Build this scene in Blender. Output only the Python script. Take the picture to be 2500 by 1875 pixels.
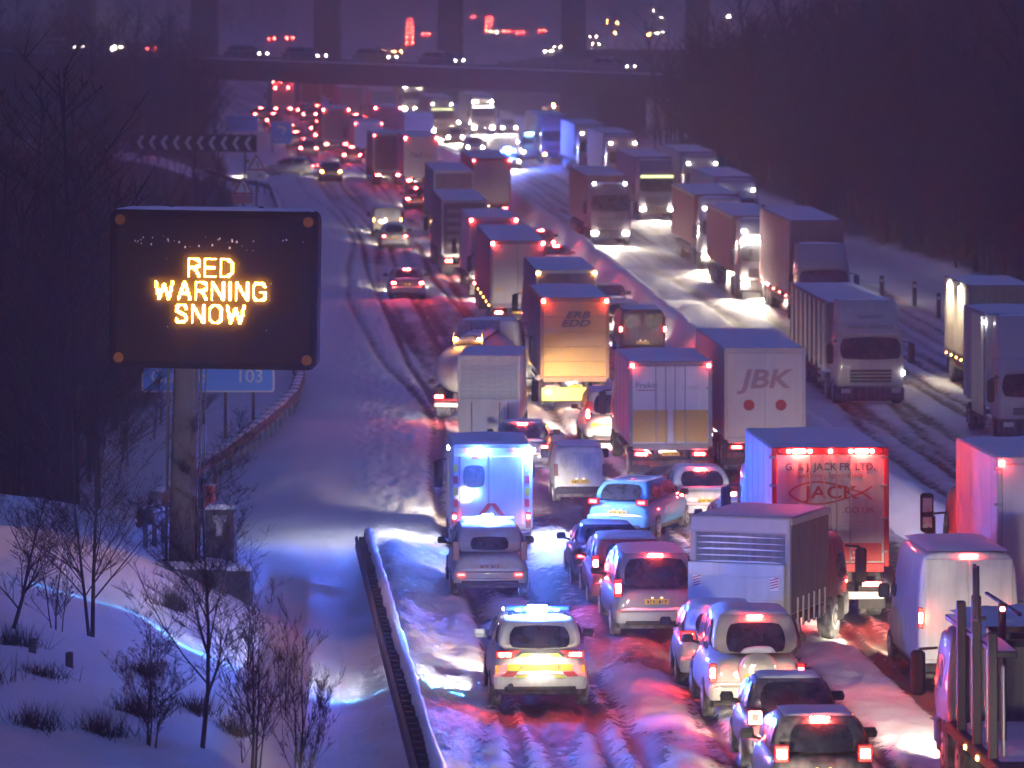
import bpy, bmesh, math, random
import numpy as np
from mathutils import Vector, Matrix

for o in list(bpy.data.objects):
    bpy.data.objects.remove(o)
SC = bpy.context.scene
COL = SC.collection
R = math.radians
random.seed(7)

# ------------------------------------------------------------------ camera
cam = bpy.data.cameras.new('camera')
cam.lens = 158.4
cam.sensor_width = 36
cam.shift_y = -0.375
cam.clip_end = 6000
cam.clip_start = 1
cam.dof.use_dof = True
cam.dof.focus_distance = 92
cam.dof.aperture_fstop = 2.0
co = bpy.data.objects.new('camera', cam)
co.location = (0, 0, 12.5)
co.rotation_euler = (R(90), 0, 0)
COL.objects.link(co)
SC.camera = co

# ------------------------------------------------------------------ sky (dusk under snow cloud)
W = bpy.data.worlds.new('World')
SC.world = W
W.use_nodes = True
nt = W.node_tree
nt.nodes.clear()
sky = nt.nodes.new('ShaderNodeTexSky')
sky.sky_type = 'NISHITA'
sky.sun_disc = False
sky.sun_elevation = R(1.0)
sky.sun_rotation = R(200)
sky.ozone_density = 6.0
sky.dust_density = 2.0
cloud = nt.nodes.new('ShaderNodeMix')
cloud.data_type = 'RGBA'
cloud.inputs[0].default_value = 0.9
cloud.inputs[7].default_value = (.64, .90, 3.3, 1)
bgn = nt.nodes.new('ShaderNodeBackground')
bgn.inputs[1].default_value = 0.10
won = nt.nodes.new('ShaderNodeOutputWorld')
nt.links.new(sky.outputs[0], cloud.inputs[6])
nt.links.new(cloud.outputs[2], bgn.inputs[0])
nt.links.new(bgn.outputs[0], won.inputs[0])

sun = bpy.data.lights.new('sun', 'SUN')
sun.energy = 0.03
sun.angle = R(40)
sun.color = (0.62, 0.62, 1.0)
so = bpy.data.objects.new('sun', sun)
so.rotation_euler = (R(40), 0, R(20))
COL.objects.link(so)

SC.view_settings.view_transform = 'Standard'
SC.view_settings.look = 'None'
SC.view_settings.gamma = 1
SC.view_settings.exposure = 0.0
SC.view_settings.use_curve_mapping = False
cy = SC.cycles
cy.use_denoising = True
cy.max_bounces = 5
cy.diffuse_bounces = 2
cy.glossy_bounces = 3
cy.transmission_bounces = 3
cy.volume_bounces = 0
cy.sample_clamp_indirect = 2.0
cy.sample_clamp_direct = 0
cy.use_adaptive_sampling = True
cy.adaptive_threshold = 0.02
cy.caustics_reflective = False
cy.caustics_refractive = False
cy.use_light_tree = True
cy.blur_glossy = 1.0

# ------------------------------------------------------------------ numeric helpers
_rng = np.random.RandomState(11)
_H = _rng.rand(256, 256)

def vnoise(x, y):
    x = np.asarray(x, float); y = np.asarray(y, float)
    xi = np.floor(x).astype(int); yi = np.floor(y).astype(int)
    fx = x - xi; fy = y - yi
    fx = fx * fx * (3 - 2 * fx); fy = fy * fy * (3 - 2 * fy)
    a = _H[xi & 255, yi & 255]; b = _H[(xi + 1) & 255, yi & 255]
    c = _H[xi & 255, (yi + 1) & 255]; d = _H[(xi + 1) & 255, (yi + 1) & 255]
    return (a * (1 - fx) + b * fx) * (1 - fy) + (c * (1 - fx) + d * fx) * fy

def fbm(x, y, n=4):
    s = 0; a = 1; t = 0
    for i in range(n):
        s = s + a * vnoise(x * 2 ** i + 17.3 * i, y * 2 ** i + 5.1 * i)
        t += a; a *= .5
    return s / t

def sstep(a, b, x):
    t = np.clip((np.asarray(x, float) - a) / (b - a), 0, 1)
    return t * t * (3 - 2 * t)

_ky = np.array([0, 40, 55, 69, 85, 110, 147, 183, 244, 314, 440, 600, 800, 1000, 1600, 2200, 4000], float)
_kz = np.array([2, 1.2, .6, 0, -.7, -1.5, -2.1, -2.3, -2.0, -1.5, -1.0, -.6, 1.2, 3.6, 7.6, 13, 20], float)
_ty = np.arange(0, 4000, 2.0)
_tz = np.interp(_ty, _ky, _kz)
_k = np.hanning(19); _k /= _k.sum()
_tz = np.convolve(np.pad(_tz, 9, mode='edge'), _k, mode='valid')

def zr(y):
    return np.interp(y, _ty, _tz)

def xb(y):
    y = np.asarray(y, float)
    yy = np.minimum(y, 600)
    return 14.8 - 0.022 * yy - 0.8e-4 * yy * yy - 0.118 * np.maximum(0, y - 600)

def dxb(y):
    return -0.022 - 1.6e-4 * min(y, 600)

EDGE_L, EDGE_R = -15.6, 15.4

def hl(t, y):
    """ground left of the road edge, t metres out"""
    t = np.asarray(t, float); y = np.asarray(y, float)
    near = 1 - sstep(100, 122, y)
    bank = 2.75 * (1 - np.exp(-(np.maximum(t, 0) / 4.2) ** 1.5))
    bank = bank * (1 - .25 * sstep(8, 16, t))
    lump = (fbm(t * .45 + 3, y * .35, 3) - .5) * .5 * sstep(0.6, 3, t)
    far = -.25 * sstep(1, 4, t) + np.clip((t - 7) * .13, 0, 5) + np.clip((t - 45) * .05, 0, 14)
    far = far * (1 - sstep(560, 720, y))
    slip = sstep(290, 330, y) * (1 - sstep(380, 430, y)) * sstep(2, 10, t) * 1.6
    far = far + slip
    drift = (fbm(t * .5 + 7, y * .9 + t * .3, 4) - .5) * .22 * (1 - sstep(9, 14, t)) * sstep(0, .6, t) + (fbm(t * 2.2, y * 1.7, 3) - .5) * .10 * (1 - sstep(4, 8, t)) * sstep(0, .4, t)
    return zr(y) + near * bank + (1 - near) * far + lump * (.4 + .6 * near) + drift * (1 - sstep(200, 260, y))

def hr(t, y):
    t = np.asarray(t, float); y = np.asarray(y, float)
    cap = 17 - 10 * sstep(320, 395, y) - 7 * sstep(560, 700, y)
    rise = np.minimum(np.clip((t - 1.5) * .40, 0, 17), cap) + np.clip((t - 44) * .06, 0, 12) * (1 - sstep(600, 800, y))
    lump = (fbm(t * .4 + 40, y * .3, 3) - .5) * .5 * sstep(0.6, 3, t)
    return zr(y) + rise + lump

def gz(x, y):
    u = float(x - xb(y))
    if u < EDGE_L:
        return float(hl(EDGE_L - u, y))
    if u > EDGE_R:
        return float(hr(u - EDGE_R, y))
    return float(zr(y))

# ------------------------------------------------------------------ materials
MC = {}

def newmat(name):
    m = bpy.data.materials.new(name)
    m.use_nodes = True
    n = m.node_tree
    return m, n, n.nodes['Principled BSDF']

def paint(name, col, rough=.42, metal=0., grime=.35, coat=0., gcol=(.30, .29, .30), scale=2.2, bump=0.0, spec=.5):
    """painted / plastic surface with a film of salt and thrown snow"""
    if name in MC:
        return MC[name]
    m, n, b = newmat(name)
    tc = n.nodes.new('ShaderNodeTexCoord')
    no = n.nodes.new('ShaderNodeTexNoise')
    no.inputs['Scale'].default_value = scale
    no.inputs['Detail'].default_value = 8
    no.inputs['Roughness'].default_value = .68
    n.links.new(tc.outputs['Object'], no.inputs['Vector'])
    mpg = n.nodes.new('ShaderNodeMapping'); mpg.inputs['Scale'].default_value = (5, 5, .45)
    n.links.new(tc.outputs['Object'], mpg.inputs[0])
    st = n.nodes.new('ShaderNodeTexNoise'); st.inputs['Scale'].default_value = 1.6; st.inputs['Detail'].default_value = 6
    n.links.new(mpg.outputs[0], st.inputs['Vector'])
    av = n.nodes.new('ShaderNodeMath'); av.operation = 'MULTIPLY_ADD'; av.inputs[1].default_value = .55
    hf = n.nodes.new('ShaderNodeMath'); hf.operation = 'MULTIPLY'; hf.inputs[1].default_value = .45
    n.links.new(no.outputs[0], hf.inputs[0]); n.links.new(st.outputs[0], av.inputs[0]); n.links.new(hf.outputs[0], av.inputs[2])
    rp = n.nodes.new('ShaderNodeMapRange')
    rp.inputs[1].default_value = .42
    rp.inputs[2].default_value = .62
    rp.inputs[3].default_value = 0.04 * grime
    rp.inputs[4].default_value = grime
    n.links.new(av.outputs[0], rp.inputs[0])
    mx = n.nodes.new('ShaderNodeMix')
    mx.data_type = 'RGBA'
    mx.inputs[6].default_value = (*col, 1)
    mx.inputs[7].default_value = (*gcol, 1)
    n.links.new(rp.outputs[0], mx.inputs[0])
    n.links.new(mx.outputs[2], b.inputs['Base Color'])
    rr = n.nodes.new('ShaderNodeMapRange')
    rr.inputs[3].default_value = rough
    rr.inputs[4].default_value = min(1, rough + .4)
    n.links.new(no.outputs[0], rr.inputs[0])
    n.links.new(rr.outputs[0], b.inputs['Roughness'])
    b.inputs['Metallic'].default_value = metal
    b.inputs['Specular IOR Level'].default_value = spec
    b.inputs['Coat Weight'].default_value = coat
    if bump:
        bp = n.nodes.new('ShaderNodeBump')
        bp.inputs['Strength'].default_value = bump
        bp.inputs['Distance'].default_value = .02
        n.links.new(no.outputs[0], bp.inputs['Height'])
        n.links.new(bp.outputs[0], b.inputs['Normal'])
    MC[name] = m
    return m

def emit(name, col, strength, base=(.2, .2, .2)):
    if name in MC:
        return MC[name]
    m, n, b = newmat(name)
    b.inputs['Base Color'].default_value = (*base, 1)
    b.inputs['Emission Color'].default_value = (*col, 1)
    b.inputs['Emission Strength'].default_value = strength
    b.inputs['Roughness'].default_value = .3
    MC[name] = m
    return m

def snowmat(name, slush=False, litter=False, strength=.5):
    if name in MC:
        return MC[name]
    m, n, b = newmat(name)
    L = n.links.new
    tc = n.nodes.new('ShaderNodeTexCoord')

    def noise(sc, det=6, ro=.6):
        q = n.nodes.new('ShaderNodeTexNoise')
        q.inputs['Scale'].default_value = sc
        q.inputs['Detail'].default_value = det
        q.inputs['Roughness'].default_value = ro
        L(tc.outputs['Object'], q.inputs['Vector'])
        return q
    n1 = noise(.7); n2 = noise(3.4, 9, .66); n3 = noise(30, 5)
    mx = n.nodes.new('ShaderNodeMix'); mx.data_type = 'RGBA'
    mx.inputs[6].default_value = (.74, .75, .79, 1)
    mx.inputs[7].default_value = (.86, .87, .90, 1)
    L(n1.outputs[0], mx.inputs[0])
    colr = mx.outputs[2]
    def overlay(attr, c0, nz, lo, hi, wid):
        nonlocal colr
        at = n.nodes.new('ShaderNodeAttribute'); at.attribute_name = attr
        ad = n.nodes.new('ShaderNodeMath'); ad.operation = 'ADD'
        L(at.outputs['Fac'], ad.inputs[0])
        mm = n.nodes.new('ShaderNodeMath'); mm.operation = 'MULTIPLY_ADD'
        mm.inputs[1].default_value = wid; mm.inputs[2].default_value = -wid * .5
        L(nz.outputs[0], mm.inputs[0]); L(mm.outputs[0], ad.inputs[1])
        mr = n.nodes.new('ShaderNodeMapRange')
        mr.inputs[1].default_value = lo; mr.inputs[2].default_value = hi
        L(ad.outputs[0], mr.inputs[0])
        m2 = n.nodes.new('ShaderNodeMix'); m2.data_type = 'RGBA'
        L(mr.outputs[0], m2.inputs[0])
        L(colr, m2.inputs[6]); m2.inputs[7].default_value = (*c0, 1)
        colr = m2.outputs[2]
    if slush:
        overlay('slush', (.33, .27, .235), n1, .10, .65, .7)
        overlay('slush', (.05, .038, .034), n2, .42, .62, 1.9)
    if litter:
        overlay('litter', (.028, .024, .022), n2, .35, .75, .9)
    L(colr, b.inputs['Base Color'])
    b.inputs['Roughness'].default_value = .62
    b.inputs['Specular IOR Level'].default_value = .35
    h = n.nodes.new('ShaderNodeMath'); h.operation = 'MULTIPLY_ADD'; h.inputs[1].default_value = .6
    L(n3.outputs[0], h.inputs[0]); L(n2.outputs[0], h.inputs[2])
    bp = n.nodes.new('ShaderNodeBump'); bp.inputs['Strength'].default_value = strength
    bp.inputs['Distance'].default_value = .12
    L(h.outputs[0], bp.inputs['Height']); L(bp.outputs[0], b.inputs['Normal'])
    MC[name] = m
    return m

SNOW = snowmat('snow', strength=.25)
SNOW_ROAD = snowmat('road_snow', slush=True, strength=.7)
SNOW_LAND = snowmat('land_snow', litter=True, strength=.7)
BLACK = paint('black_plastic', (.018, .018, .02), .55, grime=.10)
RUBBER = paint('rubber', (.02, .02, .021), .85, grime=.5, gcol=(.45, .45, .48), scale=5)
STEEL = paint('galvanised_steel', (.35, .36, .38), .45, .6, grime=.4)
CHROME = paint('chrome', (.6, .6, .62), .2, .95, grime=.2)
CHASSIS = paint('chassis_black', (.03, .028, .028), .7, grime=.55, gcol=(.22, .2, .2), scale=4)
GLASS = paint('dark_glass', (.012, .013, .018), .08, grime=.03, gcol=(.5, .5, .55), scale=3, coat=.3)
ALU = paint('aluminium', (.52, .52, .53), .38, .5, grime=.35)
WHITEP = paint('white_paint', (.74, .73, .71), .35, grime=.32, coat=.2)
CONC = paint('concrete', (.20, .19, .18), .9, grime=.5, gcol=(.10, .095, .09), scale=3, bump=.3)
YPLATE = paint('plate_yellow', (.75, .50, .04), .45, grime=.15)
WPLATE = paint('plate_white', (.8, .8, .78), .45, grime=.15)
REDOFF = paint('red_lens_unlit', (.16, .008, .01), .2, grime=.25)
REDLENS = emit('red_lens', (1, .02, .012), .30, (.25, .01, .01))
AMBLENS = paint('amber_lens', (.30, .10, .012), .6, grime=.1, gcol=(.1, .06, .03), spec=.1)
RED_B = emit('lamp_red_bright', (1, .055, .04), 950)
RED_M = emit('lamp_red', (1, .045, .035), 260)
RED_D = emit('lamp_red_dim', (1, .035, .03), 25)
AMB = emit('lamp_amber', (1, .38, .06), 60)
AMB_B = emit('lamp_amber_bright', (1, .42, .08), 260)
WHT_M = emit('lamp_white_marker', (1, .96, .88), 120)
WHT_H = emit('lamp_headlight', (1, .86, .60), 1300)
WHT_L = emit('lamp_headlight_low', (1, .9, .7), 400)
PLATEL = emit('lamp_plate', (1, .62, .2), 5)
BLUE_B = emit('lamp_blue_bright', (.06, .20, 1), 7000)
BLUE_M = emit('emissive_blue', (.14, .36, 1), 400)
CYAN_M = emit('lamp_blue_pale', (.25, .62, 1), 120)
FAR_RED = emit('far_lamp_red', (1, .06, .04), 1300)
FAR_AMB = emit('far_lamp_amber', (1, .42, .08), 1600)
FAR_WHT = emit('far_lamp_white', (1, .88, .62), 1700)
BLUELENS = paint('blue_lens', (.02, .08, .45), .15, grime=.1, coat=.4)

# ------------------------------------------------------------------ mesh builder
class MB:
    def __init__(s):
        s.v = []; s.f = []

    def add(s, vs, fs):
        k = len(s.v)
        s.v += [tuple(map(float, p)) for p in vs]
        s.f += [tuple(k + i for i in f) for f in fs]

    def cbox(s, x0, x1, y0, y1, z0, z1, c=.012):
        c = min(c, abs(x1 - x0) * .45, abs(y1 - y0) * .45, abs(z1 - z0) * .45)
        X = (x0, x1); Y = (y0, y1); Z = (z0, z1)
        vs = []; ix = {}
        for i in (0, 1):
            for j in (0, 1):
                for k in (0, 1):
                    dx = c if i == 0 else -c
                    dy = c if j == 0 else -c
                    dz = c if k == 0 else -c
                    for a, p in enumerate(((X[i], Y[j] + dy, Z[k] + dz), (X[i] + dx, Y[j], Z[k] + dz), (X[i] + dx, Y[j] + dy, Z[k]))):
                        ix[i, j, k, a] = len(vs); vs.append(p)
        fs = []
        for i in (0, 1):
            fs.append([ix[i, 0, 0, 0], ix[i, 1, 0, 0], ix[i, 1, 1, 0], ix[i, 0, 1, 0]])
            fs.append([ix[0, i, 0, 1], ix[1, i, 0, 1], ix[1, i, 1, 1], ix[0, i, 1, 1]])
            fs.append([ix[0, 0, i, 2], ix[1, 0, i, 2], ix[1, 1, i, 2], ix[0, 1, i, 2]])
            for j in (0, 1):
                fs.append([ix[i, j, 0, 0], ix[i, j, 1, 0], ix[i, j, 1, 1], ix[i, j, 0, 1]])
                fs.append([ix[i, 0, j, 0], ix[i, 1, j, 0], ix[i, 1, j, 2], ix[i, 0, j, 2]])
                fs.append([ix[0, i, j, 1], ix[1, i, j, 1], ix[1, i, j, 2], ix[0, i, j, 2]])
                for k in (0, 1):
                    fs.append([ix[i, j, k, 0], ix[i, j, k, 1], ix[i, j, k, 2]])
        s.add(vs, fs)
        return s

    def loft(s, rings, closed=True, caps=True):
        n = len(rings[0]); k = len(s.v)
        for r in rings:
            s.v += [tuple(map(float, p)) for p in r]
        m = n if closed else n - 1
        for i in range(len(rings) - 1):
            for j in range(m):
                a = k + i * n + j; b = k + i * n + (j + 1) % n
                s.f.append((a, b, b + n, a + n))
        if caps and closed:
            s.f.append(tuple(k + j for j in range(n))[::-1])
            s.f.append(tuple(k + (len(rings) - 1) * n + j for j in range(n)))
        return s

    def tube(s, p0, p1, r0, r1=None, n=6, caps=True):
        r1 = r0 if r1 is None else r1
        p0 = Vector(p0); p1 = Vector(p1)
        d = (p1 - p0)
        if d.length < 1e-6:
            return s
        d.normalize()
        a = d.orthogonal().normalized(); b = d.cross(a)
        rg = []
        for p, r in ((p0, r0), (p1, r1)):
            rg.append([p + a * (r * math.cos(2 * math.pi * i / n)) + b * (r * math.sin(2 * math.pi * i / n)) for i in range(n)])
        return s.loft(rg, True, caps)

    def path(s, pts, r, n=6):
        for a, b in zip(pts, pts[1:]):
            s.tube(a, b, r, r, n)
        return s

    def prism(s, poly, y0, y1):
        """poly of (x,z) extruded along y"""
        return s.loft([[(x, y0, z) for x, z in poly], [(x, y1, z) for x, z in poly]])

    def mesh(s, name, smooth=35):
        me = bpy.data.meshes.new(name)
        me.from_pydata(s.v, [], s.f)
        bm = bmesh.new(); bm.from_mesh(me)
        bmesh.ops.recalc_face_normals(bm, faces=bm.faces)
        bm.to_mesh(me); bm.free()
        if smooth:
            me.shade_smooth()
            me.set_sharp_from_angle(angle=R(smooth))
        return me

    def build(s, name, mat, parent=None, smooth=35, sub=0):
        return obj(name, s.mesh(name, smooth), mat, parent, sub=sub)

def obj(name, me, mat, parent=None, loc=None, rot=None, sub=0):
    o = bpy.data.objects.new(name, me)
    COL.objects.link(o)
    if mat is not None:
        if not me.materials:
            me.materials.append(mat)
        elif me.materials[0] != mat:
            o.material_slots[0].link = 'OBJECT'
            o.material_slots[0].material = mat
    if parent is not None:
        o.parent = parent
    if loc is not None:
        o.location = loc
    if rot is not None:
        o.rotation_euler = rot
    if sub:
        md = o.modifiers.new('sub', 'SUBSURF'); md.levels = sub; md.render_levels = sub
    return o

MESH = {}
def shared(key, fn, name, smooth=35):
    if key not in MESH:
        b = MB(); fn(b)
        MESH[key] = b.mesh(name, smooth)
    return MESH[key]

def tag(o, label, cat, group=None, kind=None):
    if label: o['label'] = label
    if cat: o['category'] = cat
    if group: o['group'] = group
    if kind: o['kind'] = kind
    return o

def thing(name, label, cat, loc=(0, 0, 0), rot=(0, 0, 0), group=None):
    o = bpy.data.objects.new(name, None)
    o.empty_display_size = .2
    COL.objects.link(o)
    o.location = loc; o.rotation_euler = rot
    return tag(o, label, cat, group)

def bx(parent, name, mat, x0, x1, y0, y1, z0, z1, c=.012):
    """chamfered box part, mesh shared between equal sizes"""
    sx, sy, sz = abs(x1 - x0), abs(y1 - y0), abs(z1 - z0)
    key = ('bx', round(sx, 3), round(sy, 3), round(sz, 3), c, mat.name)
    me = shared(key, lambda b: b.cbox(-sx / 2, sx / 2, -sy / 2, sy / 2, -sz / 2, sz / 2, c), name)
    return obj(name, me, mat, parent, ((x0 + x1) / 2, (y0 + y1) / 2, (z0 + z1) / 2))

def lamp(parent, name, mat, x, y, z, sx, sy, sz):
    return bx(parent, name, mat, x - sx / 2, x + sx / 2, y - sy / 2, y + sy / 2, z - sz / 2, z + sz / 2, .3 * min(sx, sy, sz))

def spot(parent, name, loc, d, energy, col=(1, .86, .62), size=70, blend=.6, rad=.08):
    l = bpy.data.lights.new(name, 'SPOT')
    l.energy = energy; l.color = col; l.spot_size = R(size); l.spot_blend = blend; l.shadow_soft_size = rad
    o = bpy.data.objects.new(name, l)
    COL.objects.link(o)
    o.parent = parent
    o.location = loc
    o.rotation_euler = Vector(d).to_track_quat('-Z', 'Y').to_euler()
    return o

def flash(parent, name, loc, energy, col=(.07, .15, 1), rad=.06):
    l = bpy.data.lights.new(name, 'POINT')
    l.energy = energy; l.color = col; l.shadow_soft_size = rad
    o = bpy.data.objects.new(name, l)
    COL.objects.link(o)
    o.parent = parent; o.location = loc
    return o

def text(parent, s, mat, loc, size, rot=(math.pi / 2, 0, 0), sx=1., name='lettering', shear=0., bold=0.):
    c = bpy.data.curves.new(name, 'FONT')
    c.body = s; c.size = size; c.align_x = 'CENTER'; c.align_y = 'CENTER'
    c.extrude = .002; c.resolution_u = 3; c.shear = shear; c.offset = bold
    c.materials.append(mat)
    o = bpy.data.objects.new(name, c)
    COL.objects.link(o)
    o.parent = parent; o.location = loc; o.rotation_euler = rot; o.scale = (sx, 1, 1)
    return o

def pane(parent, name, mat, P, off=.012, inset=(.08, .92, .1, .92), bulge=0., sq=.5, n=6, nrm=None):
    """rounded pane lying on the bilinear patch P=(a,b,c,d): a,b low edge; d,c high edge"""
    a, b, c, d = [Vector(p) for p in P]
    nr = (b - a).cross(d - a).normalized()
    if nrm is not None and nr.dot(Vector(nrm)) < 0:
        nr = -nr
    vs = []
    for j in range(n + 1):
        for i in range(n + 1):
            x = i / n * 2 - 1; y = j / n * 2 - 1
            xx = x * math.sqrt(1 - sq * y * y * .5 * (x * x)); yy = y * math.sqrt(1 - sq * x * x * .5 * (y * y))
            u = inset[0] + (inset[1] - inset[0]) * (xx + 1) / 2
            v = inset[2] + (inset[3] - inset[2]) * (yy + 1) / 2
            p = (a * (1 - u) + b * u) * (1 - v) + (d * (1 - u) + c * u) * v
            vs.append(p + nr * (off + bulge * 4 * v * (1 - v)))
    back = [p - nr * .01 for p in vs]
    fs = []
    N = n + 1
    for j in range(n):
        for i in range(n):
            q = j * N + i
            fs.append((q, q + 1, q + N + 1, q + N))
    m = MB(); m.add(vs, fs)
    rim = [i for i in range(N)] + [j * N + n for j in range(1, N)] + [n * N + i for i in range(n - 1, -1, -1)] + [j * N for j in range(n - 1, 0, -1)]
    k = len(m.v)
    m.v += [tuple(back[i]) for i in rim]
    for i in range(len(rim)):
        j = (i + 1) % len(rim)
        m.f.append((rim[i], rim[j], k + j, k + i))
    return m.build(name, mat, parent)

def pillow(parent, x0, x1, y0, y1, z, h, seed=0, name='roof_snow', mat=None, n=(12, 18)):
    nx, ny = n
    vs = []; fs = []
    for j in range(ny + 1):
        for i in range(nx + 1):
            a = i / nx * 2 - 1; b = j / ny * 2 - 1
            x = x0 + (x1 - x0) * (a + 1) / 2; y = y0 + (y1 - y0) * (b + 1) / 2
            e = (1 - abs(a) ** 7) * (1 - abs(b) ** 9)
            q = float(vnoise(x * 1.3 + seed * 3.7, y * .9 + seed))
            vs.append((x, y, z + h * max(0, e) * (.35 + .7 * q + .6 * float(vnoise(x * 4.1 + seed, y * 3.3 + 2 * seed)))))
    for j in range(ny):
        for i in range(nx):
            q = j * (nx + 1) + i
            fs.append((q, q + 1, q + nx + 2, q + nx + 1))
    m = MB(); m.add(vs, fs)
    return m.build(name, mat or SNOW, parent, smooth=60)

def rrect(x0, x1, y0, y1, z, r, n=3):
    pts = []
    for cx, cy_, a0 in ((x1 - r, y1 - r, 0), (x0 + r, y1 - r, 90), (x0 + r, y0 + r, 180), (x1 - r, y0 + r, 270)):
        for k in range(n + 1):
            a = R(a0 + 90 * k / n)
            pts.append((cx + r * math.cos(a), cy_ + r * math.sin(a), z))
    return pts

def wheel(parent, x, y, r, w, side, lod=0):
    def ty(b):
        n = 14
        prof = [(-w / 2, r * .62), (-w / 2, r * .93), (-w / 2 + .03, r), (w / 2 - .03, r), (w / 2, r * .93), (w / 2, r * .62)]
        b.loft([[(px, pr * math.cos(2 * math.pi * i / n), pr * math.sin(2 * math.pi * i / n)) for i in range(n)] for px, pr in prof])
    def rm(b):
        n = 10
        prof = [(-.01, r * .60), (.012, r * .58), (.0, r * .40), (-.03, r * .3), (.02, r * .16), (.03, r * .05)]
        b.loft([[(px, pr * math.cos(2 * math.pi * i / n), pr * math.sin(2 * math.pi * i / n)) for i in range(n)] for px, pr in prof])
    o = obj('wheel', shared(('ty', r, w), ty, 'wheel'), RUBBER, parent, (x, y, r - .02))
    q = obj('rim', shared(('rm', r), rm, 'rim'), ALU, o, (side * w / 2, 0, 0), (0, 0, 0 if side > 0 else math.pi))
    return o

def put(X, Y, dyaw, facing, L):
    """world pose of a vehicle whose visible end stands at X,Y; dyaw degrees to the right of the road"""
    yaw = math.atan(-dxb(Y)) - R(dyaw)
    if facing < 0:
        yaw += math.pi
    d = Vector((-math.sin(yaw), math.cos(yaw)))
    p = Vector((X, Y))
    if facing < 0:
        p = p - d * L
    q = p + d * L
    z0 = gz(*p); z1 = gz(*q)
    return (p.x, p.y, z0), (math.atan2(z1 - z0, L), 0, yaw)

# ================================================================== SETTING
def grid(name, us, ys, zf, mat, attrs):
    us = np.array(us, float); ys = np.array(ys, float)
    U, Y = np.meshgrid(us, ys)
    Z = zf(U, Y)
    X = xb(Y) + U
    co_ = np.stack([X.ravel(), Y.ravel(), Z.ravel()], 1)
    nu = len(us); ny = len(ys)
    q = (np.arange(ny - 1)[:, None] * nu + np.arange(nu - 1)[None, :]).ravel()
    F = np.stack([q, q + 1, q + nu + 1, q + nu], 1)
    me = bpy.data.meshes.new(name)
    me.vertices.add(len(co_)); me.vertices.foreach_set('co', co_.ravel())
    me.loops.add(F.size); me.loops.foreach_set('vertex_index', F.ravel().astype(np.int32))
    me.polygons.add(len(F)); me.polygons.foreach_set('loop_start', (np.arange(len(F)) * 4).astype(np.int32))
    me.update(); me.validate()
    me.shade_smooth()
    for an, fn in attrs.items():
        a = me.attributes.new(an, 'FLOAT', 'POINT')
        a.data.foreach_set('value', fn(U, Y).ravel().astype(np.float32))
    return obj(name, me, mat)

def steps(*segs):
    r = []
    for a, b, d in segs:
        r += list(np.arange(a, b, d))
    return r + [segs[-1][1]]

LANES = [-11.9, -7.6, -3.2, 3.6, 7.4, 11.2]
def tracks(U, Y):
    """0..1 tyre-track depth"""
    t = np.zeros_like(U)
    for k, c in enumerate(LANES):
        for j in range(3):
            wob = (fbm(Y * .018 + 9.1 * k + 31 * j, Y * 0 + k, 2) - .5) * (2.0 + 1.2 * j)
            for sgn in (-1, 1):
                dd = (U - (c + wob + sgn * (.78 + .04 * k))) / (.17 + .05 * j)
                t = np.maximum(t, np.exp(-dd * dd) * (1 - .22 * j))
    return t

def road_z(U, Y):
    base = zr(Y)
    tr = tracks(U, Y)
    fade = 1 - .6 * sstep(150, 300, Y)
    clod = (fbm(U * 3.0, Y * 1.6, 4) - .5) * .13 + (fbm(U * 9, Y * 5, 2) - .5) * .08
    big = (fbm(U * .8 + 5, Y * .22, 3) - .5) * .16
    # ploughed ridge against the left rail and drift between lanes 1 and 2
    ridge = .42 * np.exp(-((U + 14.5) / .8) ** 2) * (1 - sstep(112, 126, Y)) + .16 * np.exp(-((U + 9.7) / .7) ** 2) * (fbm(Y * .1, Y * 0, 2))
    edge = .12 * sstep(.5, 2.2, np.abs(U)) * 0
    churn = (1 + .7 * np.exp(-((U + 14) / 1.8) ** 2) * (1 - .7 * sstep(125, 150, Y)))
    e = sstep(-15.6, -14.0, U) * (1 - sstep(15.0, 15.4, U))
    return base + e * ((clod * churn + big) * fade - .16 * tr * fade + ridge * (.4 + fbm(U, Y * .4, 2)) + .04)

def slush(U, Y):
    tr = tracks(U, Y)
    near = 1 - .75 * sstep(110, 280, Y)
    n = fbm(U * .35 + 2, Y * .09, 3)
    s = .75 * tr * (.35 + .65 * near) * (.5 + 1.0 * n)
    s += .55 * near * sstep(-13.2, -11.5, U) * (1 - sstep(-7.5, -6, U)) * sstep(.42, .62, fbm(U * .5 + 8, Y * .12 + 3, 3))
    s += .30 * near * sstep(-5.5, -4, U) * (1 - sstep(-1.5, -.5, U))
    s += .12 * sstep(-14, -12, U) * (1 - sstep(13, 15, U))
    return s

YR = steps((42, 60, 1.0), (60, 125, .20), (125, 190, .6), (190, 300, 1.6), (300, 640, 4), (640, 1400, 25))
road = grid('motorway', steps((-15.6, -2, .095), (-2, 2, .25), (2, 15.4, .3)), YR, road_z, SNOW_ROAD, {'slush': slush})
tag(road, 'snow covered motorway with churned tyre tracks', None, None, 'structure')

def litter_l(U, Y):
    t = EDGE_L - U
    m = sstep(5.5, 8.5, t + (fbm(U * .3, Y * .1, 2) - .5) * 3) * sstep(106, 118, Y)
    m2 = sstep(2.6, 4.6, t) * sstep(160, 190, Y)
    slip = .8 * sstep(330, 338, Y) * (1 - sstep(350, 358, Y)) * (1 - sstep(14, 26, t))
    return np.clip(np.maximum(m, m2) * (1 - slip) * (1 - .55 * sstep(500, 900, Y)), 0, 1)

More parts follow.
